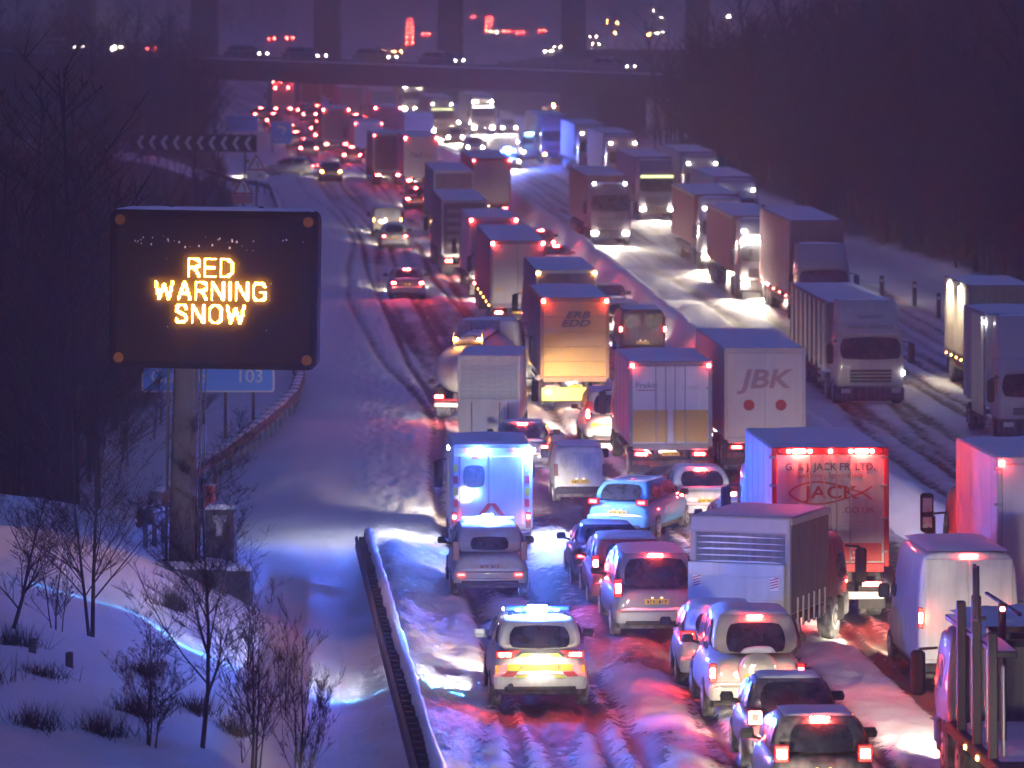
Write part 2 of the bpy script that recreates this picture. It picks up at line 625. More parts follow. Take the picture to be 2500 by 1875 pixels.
def litter_r(U, Y):
    t = U - EDGE_R
    m = sstep(.8, 3.4, t + (fbm(U * .3, Y * .08, 2) - .5) * 2.5)
    ab = sstep(388, 396, Y) * (1 - sstep(430, 470, Y)) * (1 - sstep(14, 22, t))
    return np.clip(m * (1 - ab) * (1 - .6 * sstep(520, 900, Y)), 0, 1)

YT = steps((20, 60, 4), (60, 130, .55), (130, 260, 2.0), (260, 640, 6), (640, 1400, 25), (1400, 2900, 100))
TL = steps((0, 8, .28), (8, 24, .9), (24, 60, 4), (60, 300, 30))
left = grid('left_verge', [EDGE_L - t for t in TL][::-1], YT, lambda U, Y: hl(EDGE_L - U, Y), SNOW_LAND, {'litter': litter_l})
tag(left, 'snowy bank and verge left of the motorway', None, None, 'structure')
TRs = steps((0, 8, .5), (8, 30, 1.5), (30, 70, 5), (70, 300, 30))
right = grid('right_verge', [EDGE_R + t for t in TRs], YT, lambda U, Y: hr(U - EDGE_R, Y), SNOW_LAND, {'litter': litter_r})
tag(right, 'snowy cutting slope right of the motorway', None, None, 'structure')
far = grid('far_ground', [-300, -150, -60, -15.6, 15.4, 60, 150, 300], steps((1400, 2900, 100)), lambda U, Y: zr(Y) - .02 + np.abs(U) * .0, SNOW_LAND, {'litter': lambda U, Y: U * 0 + .3})
tag(far, 'distant snow covered fields', None, None, 'structure')

# ------------------------------------------------------------------ haze of falling snow
hb = MB().cbox(-420, 420, -20, 2950, -8, 62, .01)
hz = hb.build('haze', None, None, smooth=0)
hm = bpy.data.materials.new('haze'); hm.use_nodes = True
hn = hm.node_tree; hn.nodes.clear()
pv = hn.nodes.new('ShaderNodeVolumePrincipled')
pv.inputs['Color'].default_value = (.82, .68, .64, 1)
pv.inputs['Density'].default_value = 0.0016
pv.inputs['Anisotropy'].default_value = .45
ho = hn.nodes.new('ShaderNodeOutputMaterial')
hn.links.new(pv.outputs[0], ho.inputs['Volume'])
hz.data.materials.append(hm)
tag(hz, 'thin haze of falling snow filling the valley', None, None, 'stuff')

# ------------------------------------------------------------------ central barrier
def sweep(path, prof, caps=True):
    """profile (lateral, z) swept along a list of points; lateral is to the right of travel"""
    rings = []
    for i, p in enumerate(path):
        a = path[max(0, i - 1)]; b = path[min(len(path) - 1, i + 1)]
        d = (Vector(b) - Vector(a)); d.z = 0; d.normalize()
        r = Vector((d.y, -d.x, 0))
        pr = prof(i) if callable(prof) else prof
        rings.append([Vector(p) + r * q + Vector((0, 0, h)) for q, h in pr])
    return MB().loft(rings, True, caps)

def bar_x(y):
    return float(xb(y)) + .8 * float(1 - sstep(92, 132, y))

ys = steps((70, 200, .7), (200, 420, 1.6), (420, 620, 5))
pth = [Vector((bar_x(y), y, float(zr(y)))) for y in ys]
bar = thing('central_barrier', 'long central barrier buried in a ridge of drifted snow between the carriageways', 'barrier', pth[0])
def rel(m):
    m.v = [(a - pth[0].x, b - pth[0].y, c - pth[0].z) for a, b, c in m.v]
    return m
rel(sweep(pth, [(-.16, -.1), (-.12, .78), (.12, .78), (.16, -.1)])).build('barrier_wall', STEEL, bar)
def capprof(i):
    y = ys[i]
    n = float(fbm(y * .5, 3.3, 3)); k = float(fbm(y * .22, 9.3, 2))
    w = .42 + .35 * n; h = .72 + .38 * n * (.6 + .8 * k)
    return [(-w - .5, .02), (-w - .12, .20 + .2 * k), (-w * .72, h * .75), (-w * .35, h), (.05, h + .05), (w * .45, h * .94), (w * .8, h * .6), (w + .2, .22), (w + .6, .02)]
rel(sweep(pth, capprof)).build('snow_ridge', SNOW, bar, smooth=70)

# ------------------------------------------------------------------ bridge across the motorway
BA = Vector((-39, 440, 7.06)); BB = Vector((20, 400, 5.55))
bd = (BB - BA).normalized()
B0 = BA - bd * 24; B1 = BB + bd * 26
blen = (B1 - B0).length
byaw = math.atan2(bd.y, bd.x)
bridge = thing('road_bridge', 'dark concrete road bridge crossing the motorway with traffic on its deck', 'bridge', B0, (0, -math.asin(bd.z), byaw))
DARKC = paint('dark_concrete', (.10, .095, .10), .9, grime=.4, gcol=(.05, .05, .05), scale=1.2, bump=.2)
bx(bridge, 'girder', DARKC, 0, blen, .25, 9.6, -1.95, -.62, .05)
bx(bridge, 'deck_edge', DARKC, 0, blen, -.12, .25, -.95, .05, .05)
bx(bridge, 'deck', SNOW, 0, blen, .2, 9.7, -.60, -.12, .04)
bx(bridge, 'deck_edge', DARKC, 0, blen, 9.7, 10.05, -.95, .05, .05)
pillow(bridge, 0, blen, -.14, .30, .052, .10, 3, 'snow_cap', n=(90, 4))
for yy in (.06, 9.9):
    m = MB()
    for zz in (.45, .95):
        m.tube((0, yy, zz), (blen, yy, zz), .035, .035, 5)
    m.build('parapet_rail', STEEL, bridge)
for k in range(int(blen / 3)):
    bx(bridge, 'parapet_post', STEEL, k * 3 + .5, k * 3 + .6, .02, .10, .03, 1.0, .01)
for sx in (4, 78):
    bx(bridge, 'abutment', DARKC, sx - 2, sx + 2, 0.6, 9.2, -9.5, -1.97, .05)

def on_bridge(px_s):
    """point on the bridge deck t metres along, with lane depth"""
    return B0 + bd * px_s

# ------------------------------------------------------------------ railway viaduct far behind
STONE = paint('viaduct_stone', (.10, .085, .08), .95, grime=.5, gcol=(.05, .045, .045), scale=.6, bump=.3)
VX0, VY, PIT = -74.2, 605.0, 16.5
via = thing('railway_viaduct', 'tall stone railway viaduct with thick piers far behind the bridge', 'viaduct', (VX0, VY, -4), (0, 0, R(-2)))
for k in range(10):
    m = MB()
    m.loft([rrect(k * PIT - 1.75, k * PIT + 1.75, -3, 3, 0, .2, 1), rrect(k * PIT - 1.45, k * PIT + 1.45, -2.7, 2.7, 26, .2, 1)])
    m.build('pier', STONE, via)
for k in range(9):
    x0 = k * PIT + 1.45; x1 = (k + 1) * PIT - 1.45
    poly = [(x0 - 1.45, 26), (x0, 26)]
    cxm = (x0 + x1) / 2; rr_ = (x1 - x0) / 2
    poly += [(cxm - rr_ * math.cos(R(a)), 26 + rr_ * math.sin(R(a))) for a in range(20, 180, 20)]
    poly += [(x1, 26), (x1 + 1.45, 26), (x1 + 1.45, 36), (x0 - 1.45, 36)]
    MB().prism(poly, -2.6, 2.6).build('arch', STONE, via, smooth=0)
bx(via, 'parapet', STONE, -2, 9 * PIT + 2, -2.9, 2.9, 36.003, 37.5, .05)

# ------------------------------------------------------------------ bare woodland
BARK = paint('bark', (.022, .018, .018), .9, grime=.15, gcol=(.06, .06, .065), scale=6)
BARK_NEAR = paint('near_bark', (.045, .034, .035), .85, grime=.45, gcol=(.16, .15, .17), scale=9)

def wood_tree(rs, h):
    """thin bare tree as triangles: trunk and sprays of twigs"""
    V = []
    def seg(p, q, r0, r1):
        d = q - p
        a = np.array([1, 0, 0.]); b = np.array([0, 1, 0.])
        for s in (a, b):
            V.append(p - s * r0); V.append(p + s * r0); V.append(q + s * r1)
            V.append(p - s * r0); V.append(q + s * r1); V.append(q - s * r1)
    top = np.array([rs.normal(0, .4), rs.normal(0, .4), h])
    seg(np.zeros(3), top, .09, .02)
    for i in range(34):
        f = .12 + .86 * rs.rand()
        p = top * f
        ang = rs.rand() * 6.28
        L_ = h * (.13 + .30 * (1 - f)) * (.6 + .6 * rs.rand())
        q = p + np.array([math.cos(ang) * L_, math.sin(ang) * L_, L_ * (.5 + .9 * rs.rand())])
        seg(p, q, .03, .012)
        for j in range(8):
            g = .35 + .65 * rs.rand()
            a2 = rs.rand() * 6.28
            l2 = L_ * .55 * rs.rand()
            p2 = p + (q - p) * g
            q2 = p2 + np.array([math.cos(a2) * l2, math.sin(a2) * l2, l2 * (.4 + rs.rand())])
            w = .014
            V.append(p2 - np.array([w, 0, 0])); V.append(p2 + np.array([w, w, 0])); V.append(q2)
    return np.array(V)

def woodland(name, label, spots, seed):
    rs = np.random.RandomState(seed)
    temps = [wood_tree(rs, 1.0 * h) for h in (5.5, 7, 8.5, 6)]
    allv = []
    for (x, y) in spots:
        t = temps[rs.randint(4)]
        a = rs.rand() * 6.28; s = (.7 + .7 * rs.rand()) * (.33 if (-.088 < x / y < -.045 and y < 335) else .75 if (200 < y < 340 and x < 0) else 1)
        c, d = math.cos(a) * s, math.sin(a) * s
        v = np.stack([t[:, 0] * c - t[:, 1] * d + x, t[:, 0] * d + t[:, 1] * c + y, t[:, 2] * s + gz(x, y) - .1], 1)
        allv.append(v)
    v = np.concatenate(allv)
    n = len(v) // 3
    me = bpy.data.meshes.new(name)
    me.vertices.add(len(v)); me.vertices.foreach_set('co', v.ravel())
    me.loops.add(len(v)); me.loops.foreach_set('vertex_index', np.arange(len(v), dtype=np.int32))
    me.polygons.add(n); me.polygons.foreach_set('loop_start', (np.arange(n) * 3).astype(np.int32))
    me.update(); me.validate()
    return tag(obj(name, me, BARK), label, 'woodland', None, 'stuff')

rs = np.random.RandomState(5)
sl = []
while len(sl) < 1050:
    y = 116 + 430 * rs.rand() ** 1.15
    t = 4.4 + 34 * rs.rand() ** 1.6
    if y < 150: t += 2.2
    if 326 < y < 362 and t < 24: continue
    x = float(xb(y)) + EDGE_L - t
    if x / y < -.16: continue
    sl.append((x, y))
woodland('left_woodland', 'dark leafless wood behind the lit message sign', sl, 1)
sr = []
while len(sr) < 1050:
    y = 120 + 460 * rs.rand() ** 1.3
    t = 2.6 + 36 * rs.rand() ** 1.4
    if 388 < y and t < 26: continue
    if y > 440: continue
    x = float(xb(y)) + EDGE_R + t
    if x / y > .14: continue
    sr.append((x, y))
woodland('right_woodland', 'dark leafless wood on the cutting slope right of the motorway', sr, 2)
sf = []
while len(sf) < 260:
    y = 640 + 900 * rs.rand()
    x = float(xb(min(y, 700))) + rs.choice([-1, 1]) * (26 + 90 * rs.rand())
    if -.05 < x / y < .05: continue
    sf.append((x, y))
woodland('far_woodland', 'faint distant trees beyond the viaduct', sf, 3)

# ================================================================== VEHICLES
def plate(root, y, z, mat=YPLATE, x=0, w=.52, h=.115, glow=True, marks=7, front=False, seed=1):
    s = 1 if front else -1
    p = bx(root, 'number_plate', mat, x - w / 2, x + w / 2, y - .008, y + .008, z - h / 2, z + h / 2, .004)
    if marks:
        rn = random.Random(seed)
        m = MB()
        for k in range(marks):
            cx = -w * .42 + w * .84 * (k + .5) / marks
            if k == marks // 2: continue
            a = rn.uniform(.5, .9)
            m.cbox(cx - .018, cx - .006, s * .008, s * .0105, -h * .3, h * .3, .001)
            m.cbox(cx - .018, cx + .018, s * .0108, s * .0125, h * (.3 - .6 * rn.random()) - .008, h * .3 * a, .001)
        m.build('plate_characters', BLACK, p, smooth=0)
    if glow and not front:
        for dx in (-.1, .1):
            lamp(root, 'plate_lamp', PLATEL, x + dx, y - .03, z + h / 2 + .03, .05, .03, .02)
    return p

def taillight(root, x, y, z, w, h, m, d=.05):
    t = bx(root, 'taillight', REDLENS if m is not None else REDOFF, x - w / 2, x + w / 2, y - d / 2, y + d / 2, z - h / 2, z + h / 2, .015)
    if m is not None:
        lamp(t, 'lamp_core', m, 0, -d / 2 - .006, 0, w * .62, .02, h * .5)
    return t

def body_rings(L, W_, prof):
    """prof: list of (y, half width factor, z bottom, z shoulder, z top)"""
    rings = []
    for y, wf, zb_, zs, zt in prof:
        w = W_ / 2 * wf
        half = [(w * .80, zb_), (w * .96, zb_ + .08), (w, zb_ + (zs - zb_) * .45), (w * .985, zs), (w * .90, zt - .01), (w * .45, zt + .02)]
        r = [(a, y, b) for a, b in half] + [(-a, y, b) for a, b in reversed(half)]
        rings.append(r)
    return rings

def car(name, label, cat, X, Y, col, dyaw=0, facing=1, L=4.2, W_=1.76, H=1.48, zb=.93, style='hatch', brake=1, tail=RED_M, high=RED_B,
        pl=YPLATE, snow=.05, beam=0, tl=None, mirrors=True, group=None, rwin=None, pmat=None, tyres=.31, heads=None, rails=False, rough=.35, roofmat=None, seed=1, glowplate=True, dip=True):
    loc, rot = put(X, Y, dyaw, facing, L)
    root = thing(name, label, cat, loc, rot, group)
    pm_ = pmat or paint('car_' + '_'.join('%d' % (c * 99) for c in col), col, rough, 0, .38, .4)
    clr = .24 if style not in ('suv',) else .30
    yr0, yr1, yf1, yf0 = {'hatch': (.14, .58, L - 1.85, L - 1.0), 'saloon': (.72, 1.38, L - 2.05, L - 1.2), 'suv': (.10, .42, L - 1.9, L - 1.1),
                          'estate': (.10, .52, L - 2.05, L - 1.2), 'mpv': (.08, .40, L - 1.75, L - .8)}[style]
    zdeck = zb + (.04 if style == 'saloon' else 0)
    zh = .76 if style not in ('suv', 'mpv') else .9
    prof = [(0.00, .80, clr + .14, .62, zdeck - .16), (.05, .90, clr + .06, .66, zdeck - .05), (.22, .965, clr, .70, zdeck), (.7, 1, clr - .02, .72, zdeck), (L * .5, 1, clr - .03, .70, zb),
            (yf0 - .1, 1, clr - .02, .68, zb - .02), (L - .75, .98, clr, .62, zh + .12), (L - .2, .90, clr + .02, .55, zh), (L, .74, clr + .10, .48, zh - .14)]
    m = MB().loft(body_rings(L, W_, prof))
    m.build('body', pm_, root, smooth=50, sub=2)
    bx(root, 'underbody', CHASSIS, -W_ * .42, W_ * .42, .25, L - .3, clr - .08, clr + .2, .03)
    # cabin
    wb = W_ / 2 * .90; wt = W_ / 2 * (.70 if style in ('hatch', 'saloon') else .76)
    def out(y0, y1, w, z, r):
        return rrect(-w, w, y0, y1, z, r, 2)
    m = MB().loft([out(yr0, yf0, wb, zb - .06, .14), out(yr0 + (yr1 - yr0) * .45, yf0 + (yf1 - yf0) * .5, wb * .5 + wt * .5 + .035, zb + (H - zb) * .5, .16),
                   out(yr1 - .02, yf1 + .06, wt + .015, H - .06, .16), out(yr1 + .08, yf1 - .06, wt - .08, H - .012, .14), out(yr1 + .35, yf1 - .35, wt - .3, H + .006, .1)])
    cab = m.build('cabin', roofmat or pm_, root, smooth=60, sub=1)
    a, b = (-wb + .04, yr0, zb), (wb - .04, yr0, zb)
    d, c = (-wt + .03, yr1, H - .04), (wt - .03, yr1, H - .04)
    rin = rwin or (.10, .90, .10, .90)
    rw_ = pane(root, 'rear_window', GLASS, (a, b, c, d), .012, rin, .03, .5, nrm=(0, -1, .3))
    pane(root, 'windscreen', GLASS, ((wb - .05, yf0, zb), (-wb + .05, yf0, zb), (-wt + .04, yf1 + .05, H - .05), (wt - .04, yf1 + .05, H - .05)), .015, (.06, .94, .06, .92), .03, .6, nrm=(0, 1, .3))
    for s in (-1, 1):
        ym = (yr1 + yf1) / 2 + .1
        P = ((s * wb, yr0 + .18, zb + .02), (s * wb, yf0 - .15, zb + .02), (s * wt, yf1 - .02, H - .07), (s * wt, yr1 + .12, H - .07))
        pane(root, 'side_window', GLASS, P, .022, (.03, .47, .08, .92), .03, .8, 4, nrm=(s, 0, .2))
        pane(root, 'side_window', GLASS, P, .022, (.51, .97, .08, .92), .03, .8, 4, nrm=(s, 0, .2))
        if mirrors:
            mm = MB().loft([rrect(s * (W_ / 2 + .02), s * (W_ / 2 + .22), yf0 - .62, yf0 - .5, zb + .02, .03, 1) if s > 0 else rrect(s * (W_ / 2 + .22), s * (W_ / 2 + .02), yf0 - .62, yf0 - .5, zb + .02, .03, 1),
                            rrect(s * (W_ / 2 + .01), s * (W_ / 2 + .24), yf0 - .64, yf0 - .48, zb + .10, .03, 1) if s > 0 else rrect(s * (W_ / 2 + .24), s * (W_ / 2 + .01), yf0 - .64, yf0 - .48, zb + .10, .03, 1),
                            rrect(s * (W_ / 2 + .03), s * (W_ / 2 + .21), yf0 - .6, yf0 - .5, zb + .17, .03, 1) if s > 0 else rrect(s * (W_ / 2 + .21), s * (W_ / 2 + .03), yf0 - .6, yf0 - .5, zb + .17, .03, 1)])
            mm.tube((s * (W_ / 2 - .1), yf0 - .5, zb - .01), (s * (W_ / 2 + .06), yf0 - .55, zb + .05), .03, .03, 5)
            mm.build('door_mirror', BLACK, root)
        wheel(root, s * (W_ / 2 - .11), .78, tyres, .22, s)
        wheel(root, s * (W_ / 2 - .11), L - .82, tyres, .22, s)
    # rear bumper, lights, plate
    mb_ = MB().loft([rrect(-W_ * .46, W_ * .46, -.07, .3, clr + .07, .10, 3), rrect(-W_ * .475, W_ * .475, -.10, .3, clr + .17, .12, 3), rrect(-W_ * .475, W_ * .475, -.09, .3, clr + .30, .12, 3), rrect(-W_ * .46, W_ * .46, -.03, .3, clr + .36, .1, 3)])
    mb_.build('bumper', pm_ if style != 'mpv' else STEEL, root)
    bx(root, 'bumper_trim', BLACK, -W_ * .36, W_ * .36, -.108, -.02, clr + .03, clr + .12, .02)
    tw, th, tz, tx = tl or (.27, .15, zb - .13, .30)
    m_ = tail if tail is not None else None
    for s in (-1, 1):
        taillight(root, s * (W_ / 2 - tx + .09), .02, tz, tw, th, m_, .12)
    if high is not None:
        lamp(root, 'high_brake_light', high, 0, yr1 - .05, H - .035, .30, .04, .028)
    if pl is not None:
        plate(root, -.015 if style != 'saloon' else -.02, zb - .26, pl, glow=glowplate, seed=seed)
    if snow:
        pillow(root, -wt + .06, wt - .06, yr1 + .08, yf1 - .02, H - .02, snow, X)
    pillow(root, -W_ * .42, W_ * .42, -.085, .03, clr + .345, .05, X * 3 + 1, 'bumper_snow', n=(12, 4))
    if style == 'saloon':
        pillow(root, -W_ * .36, W_ * .36, .10, .72, zdeck + .0, .05, X + 2, 'boot_snow')
    if rails:
        for s in (-1, 1):
            MB().path([(s * (wt - .02), yr1 + .2, H - .03), (s * (wt - .02), yr1 + .35, H + .05), (s * (wt - .02), yf1 - .3, H + .05), (s * (wt - .02), yf1 - .1, H - .03)], .018, 5).build('roof_rail', BLACK, root)
    for s in (-1, 1):
        h_ = bx(root, 'headlight', CHROME, s * (W_ / 2 - .22) - .14, s * (W_ / 2 - .22) + .14, L - .14, L - .03, .60, .74, .03)
        if heads is not None:
            lamp(h_, 'lamp_core', heads, 0, .06, 0, .16, .03, .10)
    if beam:
        spot(root, 'headlight_beam', (0, L + .12, .66), (0, 1, -.60 if dip else -.03), beam, size=82 if dip else 60, blend=.5, rad=.25)
    return root

def van(name, label, X, Y, col, dyaw=0, facing=1, L=4.3, W_=1.8, H=1.85, tail=RED_M, high=RED_B, pl=YPLATE, snow=.05, beam=0, windows=True, tlz=1.1, tlh=.34, tyres=.31, group=None, bonnet=1.0, heads=None, winsnow=False, lowbox=None):
    loc, rot = put(X, Y, dyaw, facing, L)
    root = thing(name, label, 'van', loc, rot, group)
    pm_ = paint('van_' + '_'.join('%d' % (c * 99) for c in col), col, .4, 0, .42, .3)
    clr = .26
    def ring(y, z1, wf, zc=clr, top=.90):
        w = W_ / 2 * wf
        half = [(w * .84, zc), (w * .98, zc + .08), (w, zc + (z1 - zc) * .35), (w * .985, zc + (z1 - zc) * .62), (w * (top + .03), z1 - .16), (w * (top - .07), z1 - .035), (w * .45, z1)]
        return [(a, y, b) for a, b in half] + [(-a, y, b) for a, b in reversed(half)]
    rings = [ring(0, H - .07, .93, clr + .1), ring(.04, H - .02, .975), ring(.15, H, 1), ring(L * .5, H + .02, 1), ring(L - bonnet - 1.0, H - .02, 1), ring(L - bonnet - .75, H - .10, .99, clr, .86),
             ring(L - bonnet, 1.12 + (H - 1.8) * .25, .98, clr, .93), ring(L - .25, .95 + (H - 1.8) * .2, .93, clr, .9), ring(L, .74, .78, clr + .08, .9)]
    MB().loft(rings).build('body', pm_, root, smooth=50, sub=1)
    bx(root, 'underbody', CHASSIS, -W_ * .42, W_ * .42, .2, L - .3, clr - .1, clr + .15, .03)
    for s in (-1, 1):
        x0, x1 = (0.008, W_ / 2 * .86) if s > 0 else (-W_ / 2 * .86, -.008)
        dr = bx(root, 'rear_door', pm_, x0, x1, -.022, .02, clr + .28, H - .14, .03)
        if windows:
            cx = (x0 + x1) / 2
            w2 = abs(x1 - x0) / 2 - .07
            zt = H - .20; z0 = zt - .55 * (H / 1.85)
            pane(dr, 'rear_window', GLASS if not winsnow else SNOWGLASS, ((-w2, -.022, z0 - (H - .14 + clr + .28) / 2), (w2, -.022, z0 - (H - .14 + clr + .28) / 2), (w2, -.022, zt - (H - .14 + clr + .28) / 2), (-w2, -.022, zt - (H - .14 + clr + .28) / 2)), .004, (0, 1, 0, 1), 0, 1.0, 5, nrm=(0, -1, 0))
        taillight(root, s * (W_ / 2 - .055), .0, tlz, .10, tlh, tail, .10)
        wheel(root, s * (W_ / 2 - .12), .85, tyres, .22, s)
        wheel(root, s * (W_ / 2 - .12), L - .85, tyres, .22, s)
        bx(root, 'door_mirror', BLACK, s * (W_ / 2 + .14) - .11, s * (W_ / 2 + .14) + .11, L - bonnet - .42, L - bonnet - .30, 1.12 + (H - 1.8) * .25, 1.40 + (H - 1.8) * .25, .03)
        zs = 1.15 + (H - 1.8) * .25
        P = ((s * W_ / 2 * .985, L - bonnet - 1.25, zs), (s * W_ / 2 * .985, L - bonnet - .15, zs), (s * W_ / 2 * .92, L - bonnet - .72, zs + .5), (s * W_ / 2 * .92, L - bonnet - 1.25, zs + .5))
        pane(root, 'side_window', GLASS, P, .015, (.02, .95, .05, .95), .02, .8, 4, nrm=(s, 0, .1))
        h_ = bx(root, 'headlight', CHROME, s * (W_ / 2 - .22) - .14, s * (W_ / 2 - .22) + .14, L - .16, L - .02, .66, .84, .03)
        if heads is not None:
            lamp(h_, 'lamp_core', heads, 0, .075, 0, .17, .03, .12)
    zs = 1.14 + (H - 1.8) * .25
    pane(root, 'windscreen', GLASS, ((W_ / 2 * .9, L - bonnet, zs), (-W_ / 2 * .9, L - bonnet, zs), (-W_ / 2 * .78, L - bonnet - .76, H - .14), (W_ / 2 * .78, L - bonnet - .76, H - .14)), .03, (.03, .97, .03, .97), .03, .5, nrm=(0, 1, .4))
    bx(root, 'bumper', BLACK, -W_ * .47, W_ * .47, -.10, .12, clr + .02, clr + .22, .05)
    if pl is not None:
        plate(root, -.032, clr + .36 if W_ < 1.9 else clr + .34, pl, seed=int(X * 7))
    if high is not None:
        lamp(root, 'high_brake_light', high, 0, -.012, H - .075, .34, .04, .035)
    if snow:
        pillow(root, -W_ / 2 * .80, W_ / 2 * .80, .08, L - bonnet - .9, H + .0, snow, X)
    if beam:
        spot(root, 'headlight_beam', (0, L + .12, .7), (0, 1, -.60), beam, size=82, blend=.5, rad=.25)
    return root

def cab(root, y0, cl, W_, Hc, col, heads=None, marks=None, top=None, glow=None, lod=0, fair=None, beam=0, low=.40, markz=None, lettering=None):
    """lorry cab whose back is at y0 and which faces +y"""
    y1 = y0 + cl
    cm = paint('cab_' + '_'.join('%d' % (c * 99) for c in col), col, .38, 0, .45, .3)
    w = W_ / 2 - .02
    zw0, zw1 = Hc * .55, Hc * .83
    m = MB().loft([rrect(-w * .97, w * .97, y0, y1 - .05, low + .5, .14, 3), rrect(-w, w, y0, y1, low + .85, .16, 3), rrect(-w, w, y0, y1 - .01, zw0 - .05, .18, 3), rrect(-w * .985, w * .985, y0, y1 - .08, (zw0 + zw1) / 2, .2, 3),
                   rrect(-w * .96, w * .96, y0, y1 - .2, zw1 + .02, .22, 3), rrect(-w * .93, w * .93, y0, y1 - .30, Hc - .12, .24, 3), rrect(-w * .85, w * .85, y0 + .06, y1 - .5, Hc, .26, 3)])
    m.build('cab_shell', cm, root, smooth=50)
    pane(root, 'windscreen', GLASS, ((w * .96, y1 - .005, zw0), (-w * .96, y1 - .005, zw0), (-w * .92, y1 - .19, zw1), (w * .92, y1 - .19, zw1)), .045, (.02, .98, .03, .97), .0, .4, nrm=(0, 1, .2))
    bx(root, 'sun_visor', cm if glow is None else glow, -w * .86, w * .86, y1 - .24, y1 + .02, zw1 + .03, zw1 + .16, .04)
    bx(root, 'bumper', paint('cab_lower', (.05, .05, .055), .6, grime=.6, gcol=(.3, .3, .33), scale=5), -w * .99, w * .99, y1 - .5, y1 + .06, low - .02, low + .52, .07)
    for k in range(4):
        z = low + .66 + k * (zw0 - low - .95) / 4
        bx(root, 'grille_bar', BLACK if k % 2 else CHASSIS, -w * .62, w * .62, y1 - .03, y1 + .022, z, z + (zw0 - low - .95) / 4 * .62, .012)
    for s in (-1, 1):
        h_ = bx(root, 'headlight', CHROME, s * w * .74 - .2, s * w * .74 + .2, y1 - .1, y1 + .07, low + .24, low + .46, .04)
        if heads is not None:
            lamp(h_, 'lamp_core', heads, 0, .10, 0, .30, .03, .19)
        pane(root, 'side_window', GLASS, ((s * w, y1 - 1.15, zw0 + .03), (s * w, y1 - .22, zw0 + .03), (s * w * .96, y1 - .36, zw1 - .02), (s * w * .96, y1 - 1.15, zw1 - .02)), .012, (.03, .97, .04, .96), 0, .6, 4, nrm=(s, 0, 0))
        mr_ = bx(root, 'mirror', BLACK, s * (w + .25) - .12, s * (w + .25) + .12, y1 - .12, y1 + .06, zw0 - .12, zw0 + .62, .05)
        MB().path([(s * (w - .05), y1 - .25, zw0 + .68), (s * (w + .22), y1 - .05, zw0 + .64), (s * (w + .25), y1 - .03, zw0 + .5)], .025, 5).build('mirror_arm', BLACK, root)
        if marks is not None:
            lamp(root, 'marker_light', marks, s * w * .74, y1 - .40, (markz or Hc + .03), .16, .12, .10)
        xs_ = sorted((s * (w - .16), s * (w + .02)))
        bx(root, 'step', BLACK, xs_[0], xs_[1], y1 - 1.1, y1 - .55, low - .05, low + .45, .03)
        wheel(root, s * (w - .15), y1 - 1.25 if cl > 1.6 else y0 + .5, .48, .30, s)
    if fair:
        m = MB().loft([rrect(-w * .92, w * .92, y0, y1 - .55, Hc - .03, .2, 3), rrect(-w * .92, w * .92, y0, y1 - .95, Hc + (fair - Hc) * .6, .2, 3), rrect(-w * .88, w * .88, y0, y1 - 1.25, fair, .2, 3)])
        m.build('roof_deflector', cm, root, smooth=50)
    zt = fair or Hc
    pillow(root, -w * .8, w * .8, y0 + .08, y1 - (1.3 if fair else .55), zt - .01, .06, y0)
    if lettering:
        for s_, z_, sz_ in lettering:
            text(root, s_, MARKINK, (0, y1 - .22 + .03, z_), sz_, (math.pi / 2 + .12, 0, math.pi))
    if beam:
        spot(root, 'headlight_beam', (0, y1 + .35, low + .50), (0, 1, -.55), beam, size=84, blend=.6, rad=.3)

MARKINK = paint('dark_lettering', (.05, .05, .10), .6, grime=.2)
REDINK = paint('red_lettering', (.42, .015, .02), .5, grime=.2)
SNOWGLASS = paint('snowed_glass', (.42, .44, .50), .7, grime=.7, gcol=(.75, .76, .8), scale=3)

def folds(root, name, mat, x, y0, y1, z0, z1, side, amp=.02, n=36):
    vs = []; fs = []
    for j in range(4):
        for i in range(n + 1):
            y = y0 + (y1 - y0) * i / n; z = z0 + (z1 - z0) * j / 3
            k = (1.6 - .5 * j)
            vs.append((x + side * (.012 + amp * k * (math.sin(i * 1.9 + .4 * j) * .5 + float(vnoise(i * .45, j + 3.3)) - .3)), y, z))
    for j in range(3):
        for i in range(n):
            q = j * (n + 1) + i
            fs.append((q, q + 1, q + n + 2, q + n + 1))
    m = MB(); m.add(vs, fs)
    return m.build(name, mat, root, smooth=70)

